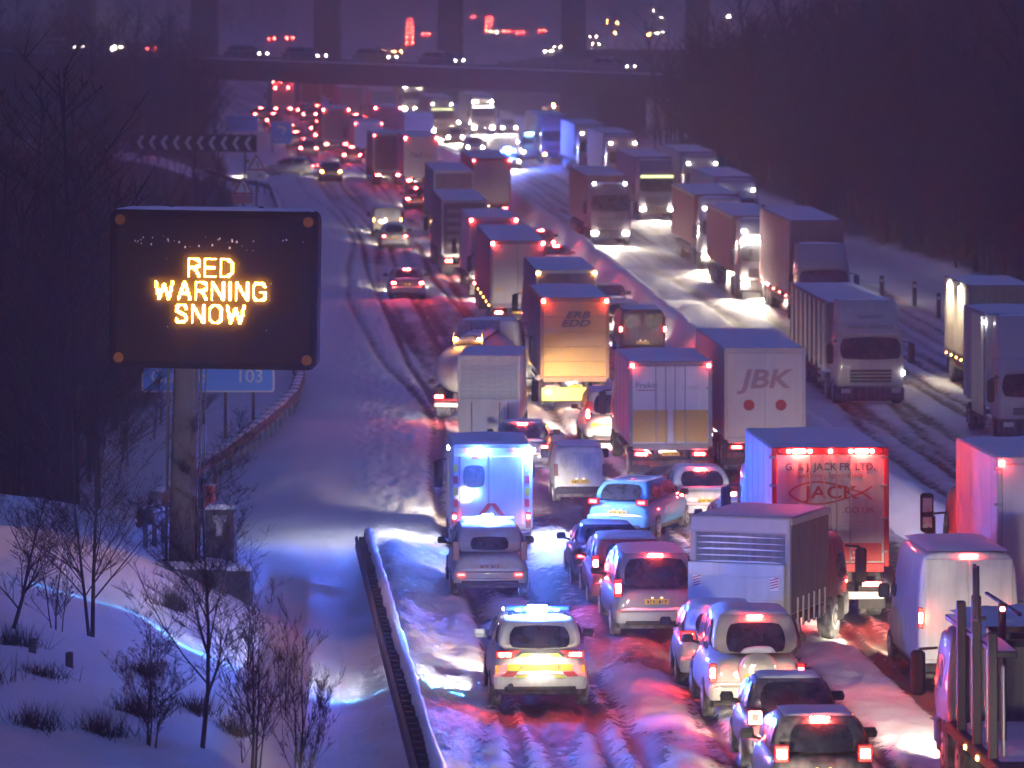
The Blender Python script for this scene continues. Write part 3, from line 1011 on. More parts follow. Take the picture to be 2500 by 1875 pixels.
def lorry(name, label, X, Y, dyaw=0, facing=1, L=8., W_=2.5, H=4., floor=1.12, box=WHITEP, side=None, sideR=None, doors=None, frame=ALU, rear='doors', gap=.55, cl=2.1, Hc=3.1, cabcol=(.55, .55, .56),
          marker=RED_M, tail=RED_M, bars=True, roof=.07, lod=0, heads=None, cmarks=None, fair=None, beam=0, sidelamps=None, pl=YPLATE, group=None, cat='lorry', glow=None, low=.40, curtain=None, markz=None, lettering=None, has_cab=True, underbar=None, axles=None, mz=.13, slat_snow=False):
    tot = L + (gap + cl if has_cab else 0)
    loc, rot = put(X, Y, dyaw, facing, tot)
    root = thing(name, label, cat, loc, rot, group)
    w = W_ / 2
    bx(root, 'cargo_box', box, -w, w, .03, L, floor, H, .05)
    for s, sm in ((-1, side), (1, sideR if sideR is not None else side)):
        if curtain is not None:
            folds(root, 'side_curtain', curtain, s * w, .1, L - .1, floor + .05, H - .14, s)
            bx(root, 'side_rail', frame, s * w - .02, s * w + .035, .02, L, H - .16, H - .02, .015)
        elif sm is not None:
            bx(root, 'side_panel', sm, s * w - .006, s * w + .010, .12, L - .1, floor + .12, H - .13, .004)
    if roof:
        pillow(root, -w + .03, w - .03, .06, L - .05, H - .004, roof, X + Y, n=(8, 14))
    if rear == 'doors':
        dm = doors or box
        for s in (-1, 1):
            x0, x1 = (.012, w - .10) if s > 0 else (-w + .10, -.012)
            d_ = bx(root, 'rear_door', dm, x0, x1, -.012, .03, floor + .08, H - .16, .012)
            cx = (x0 + x1) / 2; zc = (floor + .08 + H - .16) / 2
            if bars and not lod:
                for q in (.14, .44) if bars == 2 else (.16,):
                    xx = s * q - cx
                    MB().tube((xx, -.032, floor + .06 - zc), (xx, -.032, H - .17 - zc), .018, .018, 6).build('lock_bar', STEEL, d_)
                for zz in (.12, .4, .68, .92):
                    zq = floor + (H - floor) * zz - zc
                    bx(d_, 'hinge', STEEL, s * (w - .06) - cx - .12, s * (w - .06) - cx + .05, -.045, -.015, zq - .03, zq + .03, .01)
    elif rear == 'roller':
        n = 13
        for k in range(n):
            z0 = floor + .06 + (H - .35 - floor) * k / n
            bx(root, 'shutter_slat', doors or box, -w + .12, w - .12, -.004, .035, z0 + .005, z0 + (H - .35 - floor) / n - .012, .012)
            if slat_snow:
                pillow(root, -w + .14, w - .14, -.016, .0, z0 + (H - .35 - floor) / n - .016, .028, k * 3.1, 'slat_snow', n=(14, 3))
    for s in (-1, 1):
        bx(root, 'corner_post', frame, s * (w - .055) - .055, s * (w - .055) + .058, -.035, .10, floor - .02, H + .004, .02)
    bx(root, 'rear_header', frame, -w + .11, w - .11, -.034, .09, H - .15, H + .003, .02)
    bx(root, 'rear_sill', frame, -w + .11, w - .11, -.036, .09, floor - .13, floor + .06, .02)
    if marker is not None:
        for s in (-1, 1):
            lamp(root, 'marker_light', marker, s * (w - .10), -.055, H - mz, .10, .05, .10)
    for s in (-1, 1):
        bx(root, 'chassis_beam', CHASSIS, s * .42 - .06, s * .42 + .06, .1, L - .1, floor - .36, floor - .135, .01)
        taillight(root, s * (w - .38), .02, .80, .46, .14, tail, .08)
        bx(root, 'mudflap', BLACK, s * (w - .34) - .3, s * (w - .34) + .3, .34, .37, .22, .78, .01)
        for k in range(2 if L > 4 else 1):
            yy = L * .25 + k * L * .3
            bx(root, 'side_guard', CHASSIS, s * (w - .03) - .02, s * (w - .03) + .02, L * .38, L * .80, .62 + k * .25, .74 + k * .25, .01)
    bx(root, 'underrun_bar', underbar or CHASSIS, -w + .1, w - .1, .06, .16, .46, .62, .02)
    if pl is not None:
        plate(root, .03, .80, pl, w=.52, glow=not lod, marks=0 if lod else 7, seed=int(Y))
    for yy in axles or ([L * .20] if L < 9 else [L * .13, L * .13 + 1.3, L * .13 + 2.6]):
        for s in (-1, 1):
            wheel(root, s * (w - .30), yy, .49, .52, s)
    if curtain is None and L > 4 and Y < 275:
        nr_ = max(3, int(L / 1.25))
        for s in (-1, 1):
            for k in range(nr_):
                yy = L * (k + .5) / nr_
                bx(root, 'side_rib', frame, s * w - .004, s * w + .022, yy - .03, yy + .03, floor + .03, H - .04, .008)
    if sidelamps is not None:
        for s in (-1, 1):
            for k in range(5):
                lamp(root, 'side_marker', sidelamps, s * (w + .012), L * (.08 + .2 * k), floor - .08, .03, .10, .07)
    if has_cab:
        if L + gap > 12:
            for s in (-1, 1):
                wheel(root, s * (w - .3), L - .9, .49, .52, s)
        cab(root, L + gap, cl, W_, Hc, cabcol, heads, cmarks, glow=glow, lod=lod, fair=fair, beam=beam, low=low, markz=markz, lettering=lettering)
        bx(root, 'chassis_front', CHASSIS, -.5, .5, L - 1.5, L + gap + cl - .4, .5, .93, .02)
    return root

# ================================================================== TRAFFIC, NEAR TO FAR
WARM = (1, .84, .58)
DK = (.022, .022, .028); NAVY = (.02, .03, .06); SILV = (.36, .37, .40); WHT = (.72, .71, .70); REDC = (.30, .012, .015); GREY = (.14, .14, .155); BEIGE = (.46, .43, .39)
BLUEC = (.06, .30, .62)
QG = 'vehicles queueing away from the camera'
GREYF = paint('frame_steel', (.3, .3, .32), .5)
OG = 'oncoming vehicles on the far carriageway'

# --- foreground queue, bottom right
car('hatchback', 'dark rounded hatchback at the bottom edge, nearest of the queue', 'car', 4.76, 68.8, DK, L=3.9, W_=1.70, H=1.50, style='hatch', tail=RED_B, beam=1058, tl=(.22, .26, .98, .30), rwin=(.13, .87, .06, .82), snow=.04, group=QG)
v2 = car('small_car', 'dark small car with square ring tail lights behind the beige off-roader', 'car', 4.65, 74.3, (.03, .03, .05), L=3.6, W_=1.64, H=1.49, style='hatch', tail=None, high=None, beam=1058, tl=(.24, .24, .90, .26), rwin=(.08, .92, .08, .92), group=QG)
for s in (-1, 1):
    for a, b, c, d in ((-.10, .10, .075, .10), (-.10, .10, -.10, -.075), (-.10, -.07, -.10, .10), (.07, .10, -.10, .10)):
        bx(v2, 'ring_lamp', RED_B, s * .64 + a, s * .64 + b, -.07, -.045, .90 + c, .90 + d, .006)
pj = car('off_roader', 'beige off-roader with snow caked spare wheel on its tailgate', 'car', 4.43, 81.5, BEIGE, L=4.4, W_=1.86, H=1.88, zb=1.12, style='suv', tail=RED_B, high=RED_M, beam=1058, tl=(.14, .34, .86, .22), rwin=(.14, .86, .10, .84), tyres=.37, pl=None, group=QG, snow=.06)
def spare(b):
    n = 18
    b.loft([[(r_ * math.cos(2 * math.pi * i / n), y, r_ * math.sin(2 * math.pi * i / n)) for i in range(n)] for y, r_ in ((.16, .30), (.14, .35), (.02, .36), (-.03, .33), (-.05, .24), (-.045, .08))])
sp = obj('spare_wheel_cover', shared('spare', spare, 'spare_wheel_cover'), paint('car_%d_%d_%d' % tuple(c * 99 for c in BEIGE), BEIGE), pj, (.02, -.13, .90))
pillow(pj, -.30, .34, -.17, .05, 1.235, .09, 4, 'snow_drift')
plate(pj, -.20, .80, YPLATE, x=.02, seed=5)
car('hatchback', 'white hatchback half hidden between the beige off-roader and the silver lorry', 'car', 4.06, 86.6, WHT, L=4.2, W_=1.78, H=1.50, style='hatch', tail=RED_B, beam=1058, tl=(.30, .20, 1.0, .30), rwin=(.12, .88, .15, .85), group=QG, dyaw=2)
car('people_carrier', 'silver people carrier with lit yellow number plate beside the silver tail lift', 'car', 3.08, 95.7, (.20, .21, .26), L=4.7, W_=1.88, H=1.76, zb=1.02, style='mpv', tail=RED_B, beam=1058, tl=(.17, .38, 1.05, .20), rwin=(.05, .95, .03, .90), group=QG, dyaw=-1, tyres=.34)
car('estate_car', 'red estate car glowing in its own brake lights behind the dark saloon', 'car', 2.64, 100.9, REDC, L=4.5, W_=1.84, H=1.60, zb=1.0, style='suv', tail=RED_B, high=None, beam=1058, tl=(.16, .44, 1.05, .24), rwin=(.14, .86, .22, .86), group=QG, tyres=.34)
car('saloon_car', 'dark saloon with snowy boot ahead of the red estate car', 'car', 2.31, 105.8, (.025, .03, .045), L=4.5, W_=1.80, H=1.42, style='saloon', tail=RED_D, high=None, beam=1058, group=QG)

# ambulance response car with light bar
ac = car('ambulance_car', 'ambulance response car in yellow and red squares under a glaring blue light bar', 'car', 0.52, 83.3, (.72, .73, .70), L=4.45, W_=1.84, H=1.60, zb=1.02, style='suv', tail=RED_B, high=None, pl=WPLATE, snow=0, beam=3311, tl=(.34, .13, 1.0, .36), rwin=(.12, .88, .12, .86), tyres=.34, glowplate=False, roofmat=paint('ambulance_roof', (.62, .63, .62), .4, grime=.35))
YEL = paint('reflective_yellow', (.66, .72, .05), .4, grime=.25); RDR = paint('reflective_red', (.70, .04, .04), .4, grime=.25)
bx(ac, 'light_bar', BLUELENS, -.62, .62, 1.25, 1.52, 1.66, 1.75, .03)
for s in (-1, 1):
    bx(ac, 'light_bar_foot', BLACK, s * .5 - .04, s * .5 + .04, 1.3, 1.46, 1.58, 1.665, .01)
    lamp(ac, 'bar_lamp', CYAN_M, s * .36, 1.235, 1.70, .10, .03, .035)
lamp(ac, 'blue_flasher', BLUE_B, 0, 1.225, 1.725, .36, .05, .13)
lamp(ac, 'alley_light', emit('lamp_alley', (1, .95, .85), 40), -.635, 1.38, 1.705, .03, .14, .05)
spot(ac, 'alley_beam', (-.72, 1.38, 1.72), (-.85, .62, -.26), 1100, (.92, .93, 1.0), 92, .15, .05)
bs = spot(ac, 'bar_side_beam', (-.75, 1.42, 1.71), (-1, -.13, -.12), 30000, (.03, .40, 1), 140, .3, .02)
ln = bs.data; ln.use_nodes = True; lt = ln.node_tree
tcn = lt.nodes.new('ShaderNodeTexCoord'); sx_ = lt.nodes.new('ShaderNodeSeparateXYZ'); ab_ = lt.nodes.new('ShaderNodeMath'); ab_.operation = 'ABSOLUTE'
mr_ = lt.nodes.new('ShaderNodeMapRange'); mr_.inputs[1].default_value = .005; mr_.inputs[2].default_value = .010; mr_.inputs[3].default_value = 1; mr_.inputs[4].default_value = 0
lt.links.new(tcn.outputs['Normal'], sx_.inputs[0]); lt.links.new(sx_.outputs[0], ab_.inputs[0]); lt.links.new(ab_.outputs[0], mr_.inputs[0]); lt.links.new(mr_.outputs[0], lt.nodes['Emission'].inputs['Strength'])
flash(ac, 'flasher_light', (0, 1.05, 1.92), 1300)
spot(ac, 'added_rear_fill', (0, -.35, 1.0), (0, 1, -.25), 40, (1, .9, .75), 150, .6, .1)  # added spot behind the car that brightens its rear, not one of its lamps
def para(root, mat, x0, x1, z0, z1, sh, y, name='reflective_panel'):
    m = MB(); m.loft([[(x0, y, z0), (x1, y, z0), (x1 + sh, y, z1), (x0 + sh, y, z1)], [(x0, y + .03, z0), (x1, y + .03, z0), (x1 + sh, y + .03, z1), (x0 + sh, y + .03, z1)]])
    return m.build(name, mat, root, smooth=0)
para(ac, YEL, -.60, .60, .70, .82, 0, -.030)
text(ac, 'AMBULANCE', paint('ambulance_text', (.30, .10, .08), .5), (0, -.034, .76), .115, sx=1.15)
for s in (-1, 1):
    sg = s * -.08
    para(ac, RDR, s * .56 - .12, s * .56 + .12, 1.0, 1.075, sg, .0); para(ac, YEL, s * .32 - .10, s * .32 + .10, .955, 1.015, sg, -.004)
    para(ac, RDR, s * .60 - .11, s * .60 + .11, .60, .69, sg, -.105); para(ac, YEL, s * .40 - .09, s * .40 + .09, .58, .63, sg, -.112)
    para(ac, YEL, s * .80 - .03, s * .80 + .03, .62, .80, 0, .0)
MB().tube((-.55, -.13, .42), (-.55, .1, .42), .06, .06, 10).build('exhaust', BLACK, ac)
MB().path([(-.05, .085, 1.10), (.36, .115, 1.13)], .014, 5).build('wiper', BLACK, ac)

# police SUV with blue bar behind the ambulance
pv_ = car('patrol_suv', 'silver patrol off-roader with a blue light on its roof behind the ambulance', 'car', -0.51, 103.8, SILV, L=4.5, W_=1.82, H=1.62, zb=1.0, style='suv', tail=None, high=None, pl=paint('plate_faded', (.45, .30, .25), .5), snow=.05, beam=552, tl=(.16, .44, 1.10, .22), rwin=(.20, .80, .16, .66), tyres=.35, glowplate=False)
bx(pv_, 'light_bar', BLUELENS, -.62, .62, 1.40, 1.62, 1.70, 1.76, .025)
lamp(pv_, 'bar_lens', CYAN_M, 0, 1.392, 1.745, 1.20, .02, .012)
lamp(pv_, 'blue_flasher', BLUE_B, 0, 1.37, 1.76, .24, .06, .13)
flash(pv_, 'flasher_light', (0, 1.5, 1.95), 1500)
bx(pv_, 'bumper_strip', STEEL, -.72, .72, -.125, -.08, .42, .48, .01)
for s in (-1, 1):
    lamp(pv_, 'reflector', RED_D, s * .66, -.115, .56, .16, .03, .05)  # red emission stands in for light the reflectors send back

# ambulance
loc, rot = put(-0.53, 115.8, 0, 1, 6.0)
am = thing('ambulance', 'box ambulance with blue lights and red and yellow chevrons on its rear doors', 'ambulance', loc, rot)
AMW = paint('ambulance_white', (.62, .64, .62), .28, grime=.25, coat=.5)
bx(am, 'module_body', AMW, -1.06, 1.06, 0, 3.9, .42, 2.66, .10)
pillow(am, -.98, .98, .06, 3.8, 2.655, .06, 3)
for s in (-1, 1):
    d_ = bx(am, 'rear_door', AMW, -.82 if s < 0 else -.05, -.075 if s < 0 else .82, -.025, .02, .58, 2.36, .03)
    if s < 0:
        pane(d_, 'door_window', GLASS, ((-.28, -.022, .08), (.28, -.022, .08), (.28, -.022, .66), (-.28, -.022, .66)), .006, (0, 1, 0, 1), 0, .6, 5, nrm=(0, -1, 0))
        bx(d_, 'door_handle', CHROME, .27, .32, -.06, -.02, .05, .22, .01)
    taillight(am, s * .95, -.01, .72, .13, .42, None, .06)
    lamp(am, 'tail_lamp', RED_M, s * .95, -.052, .80, .09, .03, .09)
    lamp(am, 'marker_light', RED_D, s * .60, -.02, 2.50, .10, .05, .07)
    bx(am, 'side_mirror', BLACK, s * 1.22 - .08, s * 1.22 + .08, 3.95, 4.1, 1.45, 1.85, .03)
    wheel(am, s * .85, 1.0, .36, .40, s); wheel(am, s * .90, 5.0, .36, .24, s)
    for k in range(4):
        para(am, (RDR, YEL)[k % 2], s * .92 - .06, s * .92 + .06, 1.05 + k * .3, 1.25 + k * .3, 0, -.008)
    for k in range(2):
        para(am, RDR if k == 0 else AMW, s * (.45 + .2 * k) - .07, s * (.45 + .2 * k) + .07, .62, 1.15, -s * .42, -.03)
para(am, YEL, -.78, -.10, 2.28, 2.36, 0, -.03); para(am, RDR, -.52, -.34, 2.285, 2.355, .04, -.034)
lamp(am, 'blue_flasher', BLUE_B, -.32, -.03, 2.50, .17, .06, .10)
lamp(am, 'blue_flasher', BLUE_B, 1.02, -.03, 2.50, .20, .06, .10)
lamp(am, 'blue_door_block', BLUE_M, -.42, -.07, 1.42, .10, .03, .09)  # small emissive blue block on the left rear door
cab(am, 3.9, 1.9, 2.0, 2.1, (.62, .64, .62), low=.3, beam=7000)
lamp(am, 'scene_light', emit('lamp_scene', (1, .97, .9), 40), -1.075, 1.6, 2.45, .04, .26, .10)
spot(am, 'scene_beam', (-1.2, 1.6, 2.45), (-1, .1, -.9), 800, (.90, .92, 1.0), 150, 1, .15)
spot(am, 'scene_beam', (1.2, 1.6, 2.45), (1, .0, -1.0), 1200, (.95, .93, 1.0), 150, 1, .15)
flash(am, 'flasher_light', (-.32, -.3, 2.52), 70)
flash(am, 'flasher_light', (1.3, -.2, 2.5), 500)
bx(am, 'step_bumper', CHASSIS, -1.0, 1.0, -.16, .1, .34, .44, .03)

# --- silver curtain-sided lorry with folded tail lift, slewed to the right
cl_ = lorry('curtain_lorry', 'small dark curtain-sided lorry with silver tail lift slewed across two lanes', 4.65, 92.1, dyaw=20, L=3.3, W_=2.1, H=2.86, floor=.86, box=paint('lorry_grey', (.34, .33, .34), .5, grime=.4), frame=paint('frame_grey', (.36, .35, .36), .5, grime=.4),
            rear='roller', slat_snow=True, doors=paint('shutter', (.10, .10, .12), .5, grime=.3, gcol=(.4, .4, .44), scale=2), gap=.25, cl=1.7, Hc=2.2, cabcol=(.14, .012, .012), marker=RED_D, curtain=paint('grey_curtain', (.10, .095, .095), .75, grime=.45, gcol=(.22, .2, .2), scale=3), tail=RED_B, roof=.06, beam=96, pl=None, mz=.16)
LIFT = paint('tail_lift', (.55, .54, .53), .42, .25, grime=.35)
lf = bx(cl_, 'tail_lift_platform', LIFT, -1.07, .97, -.16, -.10, .36, 1.92, .02)
for k in range(3):
    bx(lf, 'platform_rib', LIFT, -1.0, 1.0, -.042, -.028, -.5 + k * .5, -.46 + k * .5, .005)
for s in (-.82, .82):
    w_ = bx(lf, 'warning_flag', WPLATE, s - .09, s + .09, -.045, -.03, .25, .50, .004)
    for k in range(4):
        m = MB(); z = -.10 + k * .055
        m.loft([[(-.085, -.009, z), (.085, -.009, z + .05), (.085, -.009, z + .075), (-.085, -.009, z + .025)], [(-.085, -.003, z), (.085, -.003, z + .05), (.085, -.003, z + .075), (-.085, -.003, z + .025)]])
        m.build('warning_stripe', REDINK, w_, smooth=0)
bx(cl_, 'header_cowl', paint('frame_grey', (.36, .35, .36)), -1.05, 1.05, -.10, .02, 2.52, 2.86, .04)
for k in range(6):
    yy = .5 + k * .46
    bx(cl_, 'curtain_strap', paint('strap', (.5, .5, .52), .7, grime=.5), 1.075, 1.11, yy - .02, yy + .02, .62, 1.2, .006)
    bx(cl_, 'strap_hook', STEEL, 1.075, 1.115, yy - .06, yy + .06, .60, .66, .006)

# --- seafood lorry
JW = paint('seafood_white', (.50, .49, .48), .45, grime=.4); JR = paint('seafood_red', (.55, .03, .03), .45, grime=.2)
jk = lorry('seafood_lorry', 'white refrigerated lorry with red fish emblem and red lights across its rear top', 7.01, 99.1, L=6.6, W_=2.58, H=3.8, floor=1.2, box=JW, doors=JW, frame=JR, bars=2, cabcol=WHT, Hc=2.9, tail=RED_B, marker=None, beam=7000, roof=.08, underbar=WPLATE)
bx(jk, 'lower_panel', JR, -1.13, 1.13, -.019, -.010, 1.30, 1.70, .003)
for xx, ww in ((-.92, .09), (-.69, .28), (-.45, .09), (0, .09), (.45, .09), (.69, .28), (.92, .09)):
    lamp(jk, 'top_lamp', RED_B if ww > .1 else RED_M, xx, -.06, 3.72, ww, .05, .085)
text(jk, 'G. & J. JACK FR. LTD.', MARKINK, (0, -.018, 3.37), .22, sx=1.0, bold=.004)
text(jk, 'Seafood Specialists', REDINK, (0, -.018, 3.19), .16, sx=1.2)
text(jk, 'JACK', REDINK, (0.02, -.018, 2.80), .39, sx=1.30, bold=.006)
fm = MB()
def fish(u):
    return -.90 + 1.75 * u, .235 * math.sin(math.pi * min(1, u * 1.02) ** .62) - .16 * max(0, u - .72) * 0
for sgn in (1, -1):
    pts = []
    for k in range(25):
        u = k / 24
        pts.append((-.92 + 1.62 * u, sgn * .24 * math.sin(math.pi * u ** .72) * 1.0))
    pts += [(.80, -sgn * .06), (.92, -sgn * .15)]
    for (xa, za), (xb_, zb_) in zip(pts, pts[1:]):
        d = Vector((xb_ - xa, zb_ - za)); nn = Vector((-d.y, d.x)).normalized() * .018
        fm.add([(xa - nn.x, -.0185, 2.80 + za - nn.y), (xb_ - nn.x, -.0185, 2.80 + zb_ - nn.y), (xb_ + nn.x, -.0185, 2.80 + zb_ + nn.y), (xa + nn.x, -.0185, 2.80 + za + nn.y)], [(0, 1, 2, 3)])
fm.build('fish_outline', REDINK, jk, smooth=0)
text(jk, '.CO.UK', REDINK, (.62, -.018, 2.42), .18, sx=1.2)
for k, s_ in enumerate(('184', '1648', '8400')):
    text(jk, s_, WPLATE, (.55, -.024, 1.61 - .12 * k), .09, sx=1.5)
for k in range(3):
    bx(jk, 'printed_line', paint('faint_print', (.45, .40, .40), .5), .25, .9 - .1 * k, -.0175, -.0135, 2.16 - .09 * k, 2.19 - .09 * k, .001)

# --- tall white van, box lorry beside it, transporter in the corner
van('high_roof_van', 'tall white van with frosted sides at the right edge behind the car transporter', 8.79, 86.6, (.66, .65, .64), L=5.6, W_=1.98, H=2.62, tail=RED_B, high=RED_M, windows=False, tlz=1.35, tlh=.40, tyres=.34, beam=7000, bonnet=.9, snow=.06)
bl = lorry('box_lorry', 'pale box lorry glowing pink at the right edge ahead of the tall white van', 11.05, 91.7, L=6.2, W_=2.34, H=4.1, floor=1.1, box=paint('pale_box', (.62, .58, .56), .42, grime=.2), frame=paint('pale_frame', (.5, .47, .45), .5), bars=1, cabcol=(.4, .2, .1), Hc=2.9, tail=RED_B, marker=RED_M, sidelamps=AMB, beam=6623)
for z0, z1 in ((2.3, 2.62), (1.95, 2.2)):
    bx(bl, 'mirror_glass', paint('mirror_glass', (.7, .8, .9), .05, 1, grime=.02), -1.62, -1.40, 8.40, 8.43, z0, z1, .02)
bx(bl, 'mirror_housing', BLACK, -1.66, -1.36, 8.43, 8.55, 1.85, 2.72, .05)

loc, rot = put(8.55, 64.5, 0, 1, 10)
ct = thing('car_transporter', 'empty car transporter with bare steel posts and ladder rails in the bottom right corner', 'transporter', loc, rot)
TP = paint('transporter_steel', (.06, .055, .065), .45, .4, grime=.3, gcol=(.16, .16, .18))
bx(ct, 'bed', CHASSIS, -1.25, 1.25, 0, 8.4, .8, 1.0, .03)
pillow(ct, -1.1, 1.1, 3.2, 8.2, 1.0, .09, 2, 'bed_snow')
for s in (-1, 1):
    for yy, top in ((3.6, 2.9), (5.4, 3.3), (7.2, 3.05)):
        p_ = bx(ct, 'upright_post', TP, s * 1.16 - .07, s * 1.16 + .07, yy - .09, yy + .09, .9, top, .02)
        bx(p_, 'lifting_ram', CHROME, -.03 - s * .16, .03 - s * .16, -.03, .03, -(top - .9) / 2, (top - .9) / 2 - .5, .02)
    bx(ct, 'upper_deck_rail', TP, s * .95 - .16, s * .95 + .16, 3.5, 9.6, 2.52, 2.62, .02)
    pillow(ct, s * .95 - .15, s * .95 + .15, 3.55, 9.5, 2.62, .05, 5 + s, 'rail_snow')
    MB().path([(s * 1.3, 4.2, 3.0), (s * 1.3, 4.2, 3.85)], .03, 6).path([(s * 1.3, 4.55, 3.0), (s * 1.3, 4.55, 3.85)], .03, 6).path([(s * 1.3, 4.2, 3.82), (s * 1.3, 4.55, 3.82)], .025, 6).path([(s * 1.16, 4.3, 3.05), (s * 1.3, 4.3, 3.02), (s * 1.3, 4.55, 3.02)], .035, 6).build('ladder_rail', TP, ct)
    for k in range(2):
        lamp(ct, 'side_marker', AMB, s * 1.27, 4.6 + 1.4 * k, .88, .03, .08, .07)
    lamp(ct, 'marker_light', RED_M, s * .78, 5.2, 3.1, .07, .05, .07)
    MB().path([(s * .78, 5.24, 1.0), (s * .78, 5.24, 3.2)], .06, 8).build('inner_mast', TP, ct)
    wheel(ct, s * 1.0, 2.0, .45, .4, s); wheel(ct, s * 1.0, 7.4, .45, .4, s)
    bx(ct, 'guard_rail', TP, s * .45 - .03, s * .45 + .03, 5.6, 9.4, 2.95, 3.0, .01)
for k in range(4):
    bx(ct, 'deck_cross_member', TP, -.8, .8, 5.3 + k * 1.2, 5.42 + k * 1.2, 2.50, 2.60, .01)
cab(ct, 8.6, 1.9, 2.45, 2.4, (.12, .12, .14), low=.4, beam=5961)
pillow(ct, -1.0, 1.0, 7.0, 9.9, 2.66, .12, 9, 'deck_snow')

# --- middle distance, away
van('small_van', 'small white van thick with snow on its rear doors right of the ambulance', 1.93, 127.9, (.62, .63, .66), L=3.8, W_=1.48, H=1.62, tail=None, high=None, tyres=.28, winsnow=True, tlz=.95, beam=2576, bonnet=.8)
bc = car('hatchback', 'bright blue hatchback slewed right in the snow between vans and lorries', 'car', 2.77, 118.3, BLUEC, dyaw=21, L=4.3, W_=1.78, H=1.46, style='hatch', tail=RED_D, high=None, beam=2576, tl=(.30, .16, .95, .32), snow=.02, group=QG)
car('saloon_car', 'white saloon with glowing rear window just behind the yellow striped lorry', 'car', 5.24, 121.5, (.68, .66, .64), L=4.8, W_=1.86, H=1.45, style='saloon', tail=RED_B, high=RED_B, beam=1839, tl=(.26, .16, .86, .30), group=QG, dyaw=-2)
car('hatchback', 'pale car half hidden at the left flank of the seafood lorry', 'car', 5.84, 112.2, (.5, .5, .55), L=4.1, W_=1.74, H=1.46, style='hatch', tail=RED_B, high=None, beam=1472, group=QG)
rt = lorry('rental_lorry', 'white lorry with yellow lower doors and upright lock bars in the middle of the queue', 4.75, 135.0, L=6.2, W_=2.5, H=3.58, floor=1.05, box=paint('rental_white', (.66, .66, .68), .42, grime=.25), bars=2, frame=paint('rental_frame', (.25, .24, .27), .5, grime=.4), cabcol=WHT, Hc=2.6, tail=RED_B, marker=RED_M, beam=7000)
RY = paint('rental_yellow', (.66, .42, .06), .45, grime=.2)
for s in (-1, 1):
    bx(rt, 'lower_panel', RY, s * .60 - .53, s * .60 + .53, -.019, -.010, 1.16, 2.12, .003)
text(rt, 'Fraikin', MARKINK, (-.72, -.018, 2.86), .24, sx=1.0)
bx(rt, 'underline', REDINK, -.99, -.45, -.018, -.0145, 2.70, 2.725, .001)
text(rt, 'Fraikin', paint('faint_print', (.45, .40, .40), .5), (.62, -.018, 2.80), .19, sx=1.1)
for k in range(3):
    bx(rt, 'printed_line', paint('faint_yellow_print', (.5, .4, .2), .5), -.75 + .1 * k, -.3, -.0225, -.0195, 1.82 - .12 * k, 1.85 - .12 * k, .001)
jb = lorry('faded_box_lorry', 'tall cream lorry with faded dark red emblem and two round red discs', 7.72, 137.5, L=10.2, W_=2.5, H=3.82, floor=1.05, box=paint('cream_box', (.56, .50, .48), .5, grime=.22), bars=False, marker=None, tail=RED_M, cabcol=WHT, Hc=3.0, beam=5961, frame=paint('cream_frame', (.5, .44, .42), .5))
FD = paint('faded_red', (.36, .20, .20), .6, grime=.3)
text(jb, 'JBK', FD, (0, -.018, 2.85), .80, sx=1.25, shear=.2, bold=.02)
for s in (-1, 1):
    def disc(b):
        b.loft([[(.17 * math.cos(2 * math.pi * i / 18), y, .17 * math.sin(2 * math.pi * i / 18)) for i in range(18)] for y in (0, .012)])
    obj('round_disc', shared('disc', disc, 'round_disc'), REDINK, jb, (s * .49, -.028, 2.08))
eb = lorry('yellow_lorry', 'yellow box lorry with slanted dark lettering and brightly lit rear bumper', 2.26, 161.8, L=8.6, W_=2.48, H=4.0, floor=1.1, box=paint('yellow_box', (.52, .28, .06), .5, grime=.25), frame=paint('yellow_frame', (.30, .14, .06), .5), rear=None, cabcol=(.5, .3, .08), Hc=3.0, tail=None, marker=RED_B, underbar=paint('bumper_board', (.8, .55, .1), .35, grime=.1), beam=5961, side=paint('brown_side', (.16, .10, .10), .5))
for k in range(5):
    bx(eb, 'door_panel', paint('yellow_box', (.52, .28, .06)), -1.12, 1.12, -.012, .03, 1.18 + k * .535, 1.18 + k * .535 + .525, .012)
text(eb, 'ERB', MARKINK, (.08, -.018, 3.36), .34, sx=1.5, shear=.3, bold=.012)
text(eb, 'EDD', MARKINK, (.0, -.018, 3.06), .34, sx=1.5, shear=.3, bold=.012)
bx(eb, 'bumper_board', paint('bumper_board', (.8, .55, .1)), -1.2, 1.2, -.10, -.02, .30, .78, .02)
for s in (-1, 1):
    lamp(eb, 'tail_lamp', AMB_B, s * .98, -.12, .62, .16, .03, .12)
spot(eb, 'added_bumper_fill', (-.9, -1.6, .9), (.35, 1, -.12), 260, WARM, 110, .5, .1)  # added spot standing in for headlights behind, brightens the rear and bumper
lorry('dark_lorry', 'dark purple lorry whose snowy roof shows directly ahead of the yellow lorry', 2.16, 178.9, L=9, W_=2.45, H=4.05, box=paint('plum_box', (.10, .07, .09), .5), bars=False, marker=AMB_B, tail=RED_M, cabcol=GREY, lod=1, beam=3974)
hy = car('patrol_estate', 'white and yellow chequered estate half hidden left of the yellow striped lorry', 'car', 3.27, 146.7, (.70, .70, .68), L=4.7, W_=1.86, H=1.80, zb=1.0, style='suv', tail=RED_B, high=None, beam=5961, tl=(.14, .5, 1.1, .22), group=QG)
for s in (-1, 1):
    para(hy, YEL, s * .5 - .2, s * .5 + .2, .62, .80, 0, -.02); para(hy, RDR, s * .72 - .08, s * .72 + .08, 1.18, 1.5, 0, .0)
car('saloon_car', 'dark executive saloon with high brake light beside the ambulance roof', 'car', 0.28, 137.5, (.03, .03, .045), L=4.8, W_=1.84, H=1.44, style='saloon', tail=RED_M, high=RED_B, beam=1288, dyaw=4, group=QG)
